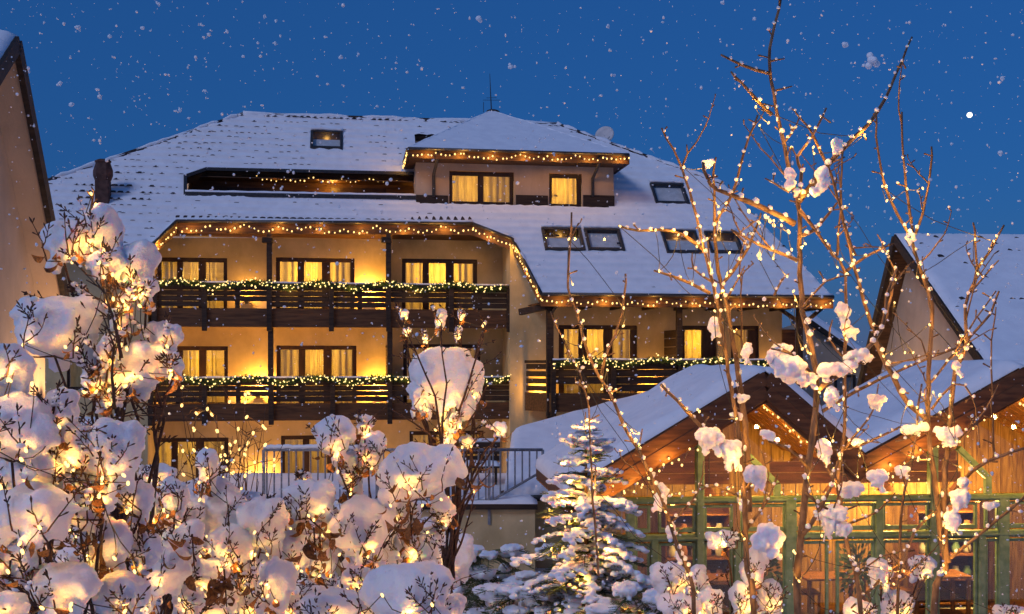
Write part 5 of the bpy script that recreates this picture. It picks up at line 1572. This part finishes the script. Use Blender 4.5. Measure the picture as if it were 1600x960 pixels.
bare_tree('twin stemmed bare tree before the right pavilion gable',
    [([(1459, 962), (1478, 890), (1470, 846), (1463, 776), (1450, 662), (1453, 568), (1456, 476), (1442, 433), (1424, 373), (1412, 352), (1383, 292), (1371, 233), (1369, 179)], 0, .1, 15, 3),
     ([(1482, 880), (1476, 837), (1476, 750), (1485, 662), (1494, 575), (1510, 545), (1509, 479), (1527, 419), (1521, 348)], 0, .2, 11, 3)],
    [([(1426, 372), (1417, 292), (1410, 225), (1410, 175)], .1, .1, 5, 3), ([(1428, 370), (1442, 333), (1454, 267), (1458, 229)], .1, .1, 5, 3), ([(1367, 533), (1396, 589), (1420, 632), (1450, 655)], .1, 0, 8, 8),
     ([(1527, 419), (1548, 391), (1569, 352)], .2, .2, 5, 3), ([(1514, 460), (1560, 407)], .2, .2, 4, 2), ([(1508, 535), (1548, 490), (1560, 455)], .2, .2, 5, 3), ([(1485, 872), (1546, 824), (1602, 776)], 0, -.2, 6, 4),
     ([(1476, 790), (1520, 735), (1560, 715), (1602, 700)], .1, 0, 8, 4), ([(1450, 660), (1430, 680), (1400, 690)], 0, 0, 5, 3), ([(1456, 640), (1490, 600), (1520, 620), (1530, 700)], 0, -.1, 4, 2), ([(1452, 600), (1480, 565), (1555, 455)], .05, .1, 4, 2),
     ([(1462, 800), (1430, 830), (1410, 880), (1402, 916)], 0, -.1, 5, 3), ([(1486, 700), (1540, 640), (1560, 600)], .1, .1, 4, 2), ([(1553, 720), (1549, 560), (1556, 480)], .3, .3, 4, 2)],
    [(1369, 627, 14, 16), (1481, 680, 22, 18, -.05), (1428, 672, 22, 10, 0, .2), (1502, 780, 18, 20, -.05), (1489, 815, 14, 22, -.05), (1497, 575, 9, 14), (1424, 372, 9, 12), (1505, 755, 10, 14), (1410, 735, 14, 10), (1550, 790, 16, 8)], 4.8, 'warm bulbs wound up the twin stemmed tree',
    [(1483, 651, -.08), (1474, 883, -.12), (1478, 895, -.12), (1408, 730, -.05), (1435, 715, -.05), (1495, 690, -.1), (1425, 368, 0), (1408, 672, -.05), (1500, 730, 0), (1440, 660, 0)])
bare_tree('slim bare tree between the tallest tree and the right house gable',
    [([(1345, 962), (1325, 860), (1310, 750), (1319, 671), (1320, 568), (1321, 430), (1300, 398), (1285, 375)], 0, .1, 10, 4),
     ([(1402, 962), (1404, 900), (1410, 785), (1428, 710), (1440, 600)], .1, .1, 8, 3)],
    [([(1321, 425), (1353, 401), (1396, 380)], .1, .1, 5, 3), ([(1364, 520), (1346, 455), (1328, 391), (1314, 320), (1317, 237)], .1, .1, 6, 3), ([(1385, 500), (1396, 440), (1396, 419), (1371, 366)], .1, .1, 5, 2),
     ([(1308, 400), (1313, 312), (1310, 250)], .1, .1, 4, 2), ([(1284, 643), (1341, 610), (1415, 575), (1494, 544)], .2, .0, 6, 3), ([(1275, 706), (1341, 697), (1406, 667)], .1, 0, 6, 3), ([(1320, 560), (1295, 530), (1300, 500)], 0, 0, 4, 2),
     ([(1402, 880), (1350, 930), (1330, 950)], .1, 0, 5, 3), ([(1322, 820), (1370, 800), (1400, 770)], 0, .1, 5, 2), ([(1312, 760), (1285, 720), (1290, 690)], 0, 0, 4, 2), ([(1429, 860), (1376, 870), (1340, 900)], 0, 0, 4, 2), ([(1320, 700), (1365, 640), (1372, 600)], 0, 0, 4, 2)],
    [(1318, 492, 12, 24), (1330, 520, 14, 12), (1375, 890, 14, 20), (1340, 690, 12, 8), (1355, 560, 12, 9)], 5.3, 'warm bulbs on the slim tree before the right house',
    [(1320, 521, -.05), (1322, 530, -.05), (1356, 739, 0), (1302, 689, 0), (1345, 700, 0), (1343, 712, 0), (1377, 888, -.1), (1393, 553, 0), (1414, 551, 0), (1427, 551, 0), (1340, 745, 0), (1395, 745, 0)])
# a loose run of lights between the trees and the hotel roof
lights_on('string_lights', 'loose string of bulbs hanging against the hotel roof slope', [at(x, y, 4.9) for x, y in ((1187, 397), (1187, 404), (1196, 338), (1203, 345), (1209, 352), (1232, 362), (1221, 343), (1170, 330))], .007, .2, 'lights in the bare trees')

# ------------------------------------------------------------------ spruce
def spruce_branch(seed, L):
    rs = random.Random(seed); m = MB(); s = MB()
    m.tube([(0, 0, 0), (L * .5, 0, -.02 * L), (L, 0, -.26 * L)], [.012, .008, .003], 5)
    k = int(L * 26)
    for i in range(k):
        t = (i + .6) / k; x = L * t; z = -.02 * L * t - .24 * L * t * t
        for sd in (-1, 1):
            l = (L * .42 * (1 - t) + .05) * rs.uniform(.75, 1.1)
            d = Vector((.75, sd * .75, rs.uniform(-.35, .05))).normalized()
            p0 = Vector((x, 0, z)); p1 = p0 + d * l
            m.tube([p0, p1], [.004, .002], 3)
            nn = max(3, int(l / .010))
            for j in range(nn):
                q = p0.lerp(p1, (j + .5) / nn)
                for w in (-1, 1):
                    e = q + (d * .6 + Vector((-d.y, d.x, 0)) * w * .8 + Vector((0, 0, rs.uniform(-.25, .4)))).normalized() * rs.uniform(.022, .034)
                    o = Vector((0, 0, 1)).cross(e - q).normalized() * .0042
                    m.add([q - o, q + o, e], [(0, 1, 2)])
    return m, k
def spruce_snow(seed, L):
    """a finger-edged pad of snow lying on a branch"""
    rs = random.Random(seed); sp = []
    n = max(4, int(L * 9))
    for i in range(n):
        t = .22 + .76 * i / (n - 1); x = L * t; z = -.02 * L * t - .24 * L * t * t + .02
        w = (L * .30 * (1 - t) + .05)
        sp.append((x, rs.uniform(-.2, .2) * w, z, .080, w * .70, .036))
        for sd in (-1, 1):
            if rs.random() < .75: sp.append((x + .06, sd * w * rs.uniform(.6, .95), z - rs.uniform(.01, .05), .06 * rs.uniform(.7, 1.2), .045, .030))
    return sp
def evergreen(name, label, px_, Y, ztop_py, levels, rmax, light_label, zbase=None, droop=1.0, light_n=0, cat='tree', lean=0):
    b = at(px_, 900, Y); g = gz(b.x, Y)
    base = Vector((b.x, Y, g - .05)); H = at(px_, ztop_py, Y).z - g
    t = empty(name, base); tag(t, label, cat)
    MB().tube([(0, 0, 0), (.01, 0, H * .5), (0, 0, H)], [.055, .035, .006], 8).build('trunk', M['bark'], t, True)
    lens = [.25, .4, .6, .85, 1.1, 1.35]
    brs = {}
    for L in lens:
        for v in range(2):
            m, _ = spruce_branch(int(L * 100) + v, L)
            me = m.mesh('branch', M['needle'])
            tmp = MB()
            sp = spruce_snow(int(L * 100) + v, L)
            for x, y, z, a, bb, c in sp: tmp.ball((x, y, z), 1, 0, (a, bb, c))
            o = bpy.data.objects.new('tmp', tmp.mesh('tmp')); col.objects.link(o)
            q = o.modifiers.new('r', 'REMESH'); q.mode = 'VOXEL'; q.voxel_size = .014; q.use_smooth_shade = True
            q = o.modifiers.new('s', 'SMOOTH'); q.iterations = 3
            dg = bpy.context.evaluated_depsgraph_get(); dg.update()
            sme = bpy.data.meshes.new_from_object(o.evaluated_get(dg)); sme.materials.clear(); sme.materials.append(M['snow']); sme.name = 'snow_pad'
            sme.polygons.foreach_set('use_smooth', [True] * len(sme.polygons))
            tm_ = o.data; bpy.data.objects.remove(o); bpy.data.meshes.remove(tm_)
            brs[(L, v)] = (me, sme)
    bulbs = []
    for j in range(levels):
        f = (j + .5) / levels
        z = H * (.06 + .92 * f)
        r = rmax * (1 - f) ** .85 + .10
        nb = int(6 + 8 * (1 - f))
        off = random.uniform(0, 6)
        for k in range(nb):
            L = min(lens, key=lambda q: abs(q - r)); v = random.randint(0, 1)
            me, sme = brs[(L, v)]
            sc = r / L * random.uniform(.82, 1.12)
            an = off + 6.283 * k / nb + random.uniform(-.25, .25)
            br = link('branch', me, t)
            br.location = (0, 0, z + random.uniform(-.05, .05))
            br.rotation_euler = (random.uniform(-.1, .1), droop * random.uniform(-.05, .28) - .45 * f, an)
            br.scale = (sc, sc, sc)
            if random.random() < .85 - .3 * f:
                s = link('snow_pad', sme, br)
            if random.random() < .42 and math.sin(an) < .35:
                d = Vector((math.cos(an), math.sin(an), -.12))
                bulbs.append(base + Vector((0, 0, z + .03)) + d * r * random.uniform(.35, .95) + Vector((0, -.10, .02)))
    if light_label:
        lights_on('string_lights', light_label, bulbs, .008, 5.5, 'lights in the shrubs', mat='bulb', every=2)
    return t
evergreen('spruce_tree', 'young spruce dusted with snow and lights in front of the pavilion', 915, 12.5, 637, 27, 1.20, 'warm lights scattered over the young spruce')
# low spreading evergreen under snow
def low_evergreen(px_, py_, Y, w, h, label):
    c = at(px_, py_, Y); base = Vector((c.x, Y, gz(c.x, Y))); t = empty('low_evergreen', base); tag(t, label, 'shrub')
    me = spruce_branch(5, .6)[0].mesh('branch', M['needle'])
    top = c.z - base.z
    for k in range(44):
        a = random.uniform(0, 6.283); br = link('branch', me, t)
        rr_ = random.uniform(0, .8) * w
        br.location = (rr_ * math.cos(a), rr_ * math.sin(a) * .7, top * (1 - .55 * (rr_ / w) ** 2) * random.uniform(.72, 1.0))
        br.rotation_euler = (0, random.uniform(-.3, .4), a); br.scale = (1, 1, 1)
        p = base + Vector(br.location) + Vector((math.cos(a) * .3, math.sin(a) * .3, .05))
        snow_cap(t, p, (random.uniform(.07, .17), random.uniform(.08, .14), random.uniform(.04, .075)), seed=k + int(px_), vox=.016)
    MB().tube([(0, 0, 0), (.02, 0, top * .7)], [.03, .012], 6).build('trunk', M['bark'], t)
low_evergreen(765, 858, 14.5, .75, .5, 'low evergreen bowed under snow left of the spruce')
low_evergreen(815, 905, 12.8, .6, .5, 'low evergreen bowed under snow at the foot of the spruce')
low_evergreen(700, 885, 16.0, .7, .5, 'low evergreen bowed under snow below the terrace wall')
low_evergreen(1010, 915, 11.5, .45, .5, 'low evergreen bowed under snow right of the spruce foot')
finish_snow()

# ------------------------------------------------------------------ falling snow and the evening star
fl = MB()
for i in range(4600):
    Y = 1.6 + 17 * random.random() ** 1.5
    px, py = random.uniform(-20, 1620), random.uniform(-20, 960) ** 1.0
    d = min(random.lognormvariate(.78, .50), 6.5) * .82
    p = at(px, py, Y)
    if p.z < gz(p.x, Y) + .05: continue
    r = d * ppm(Y) / 2
    fl.ball(p, r, 0, (random.uniform(.6, 1.5), 1, random.uniform(.6, 1.5)))
    if random.random() < .35: fl.ball(p + Vector((random.gauss(0, r), 0, random.gauss(0, r))), r * .7, 0)
for px, py, d in ((748, 29, 13), (1362, 94, 19), (1321, 71, 11), (1563, 239, 11), (1566, 122, 9), (122, 44, 10), (112, 163, 9), (798, 105, 10), (171, 57, 8), (93, 131, 8), (222, 44, 8), (281, 172, 7), (533, 89, 8), (355, 50, 7), (950, 42, 8), (247, 6, 7), (560, 85, 5), (1128, 4, 7), (1235, 171, 6), (413, 26, 6), (431, 33, 6), (430, 68, 6), (320, 142, 6)):
    
    fl.ball(at(px, py, 1.5), d * ppm(1.5) * .36, 2, (1, .8, .9))
    for _ in range(6): fl.ball(at(px, py, 1.5) + Vector((random.gauss(0, .22), random.gauss(0, .22), random.gauss(0, .22))) * d * ppm(1.5), d * ppm(1.5) * random.uniform(.14, .30), 1)
o = fl.build('snowflakes', M['flake'], None, True)
tag(o, 'snowflakes drifting through the dusk air', None, None, 'stuff')
st = empty('evening_star', at(1515, 180, 350)); tag(st, 'bright evening star above the right house', 'star')
MB().ball((0, 0, 0), .85, 1).build('core', M['star'], st, True)
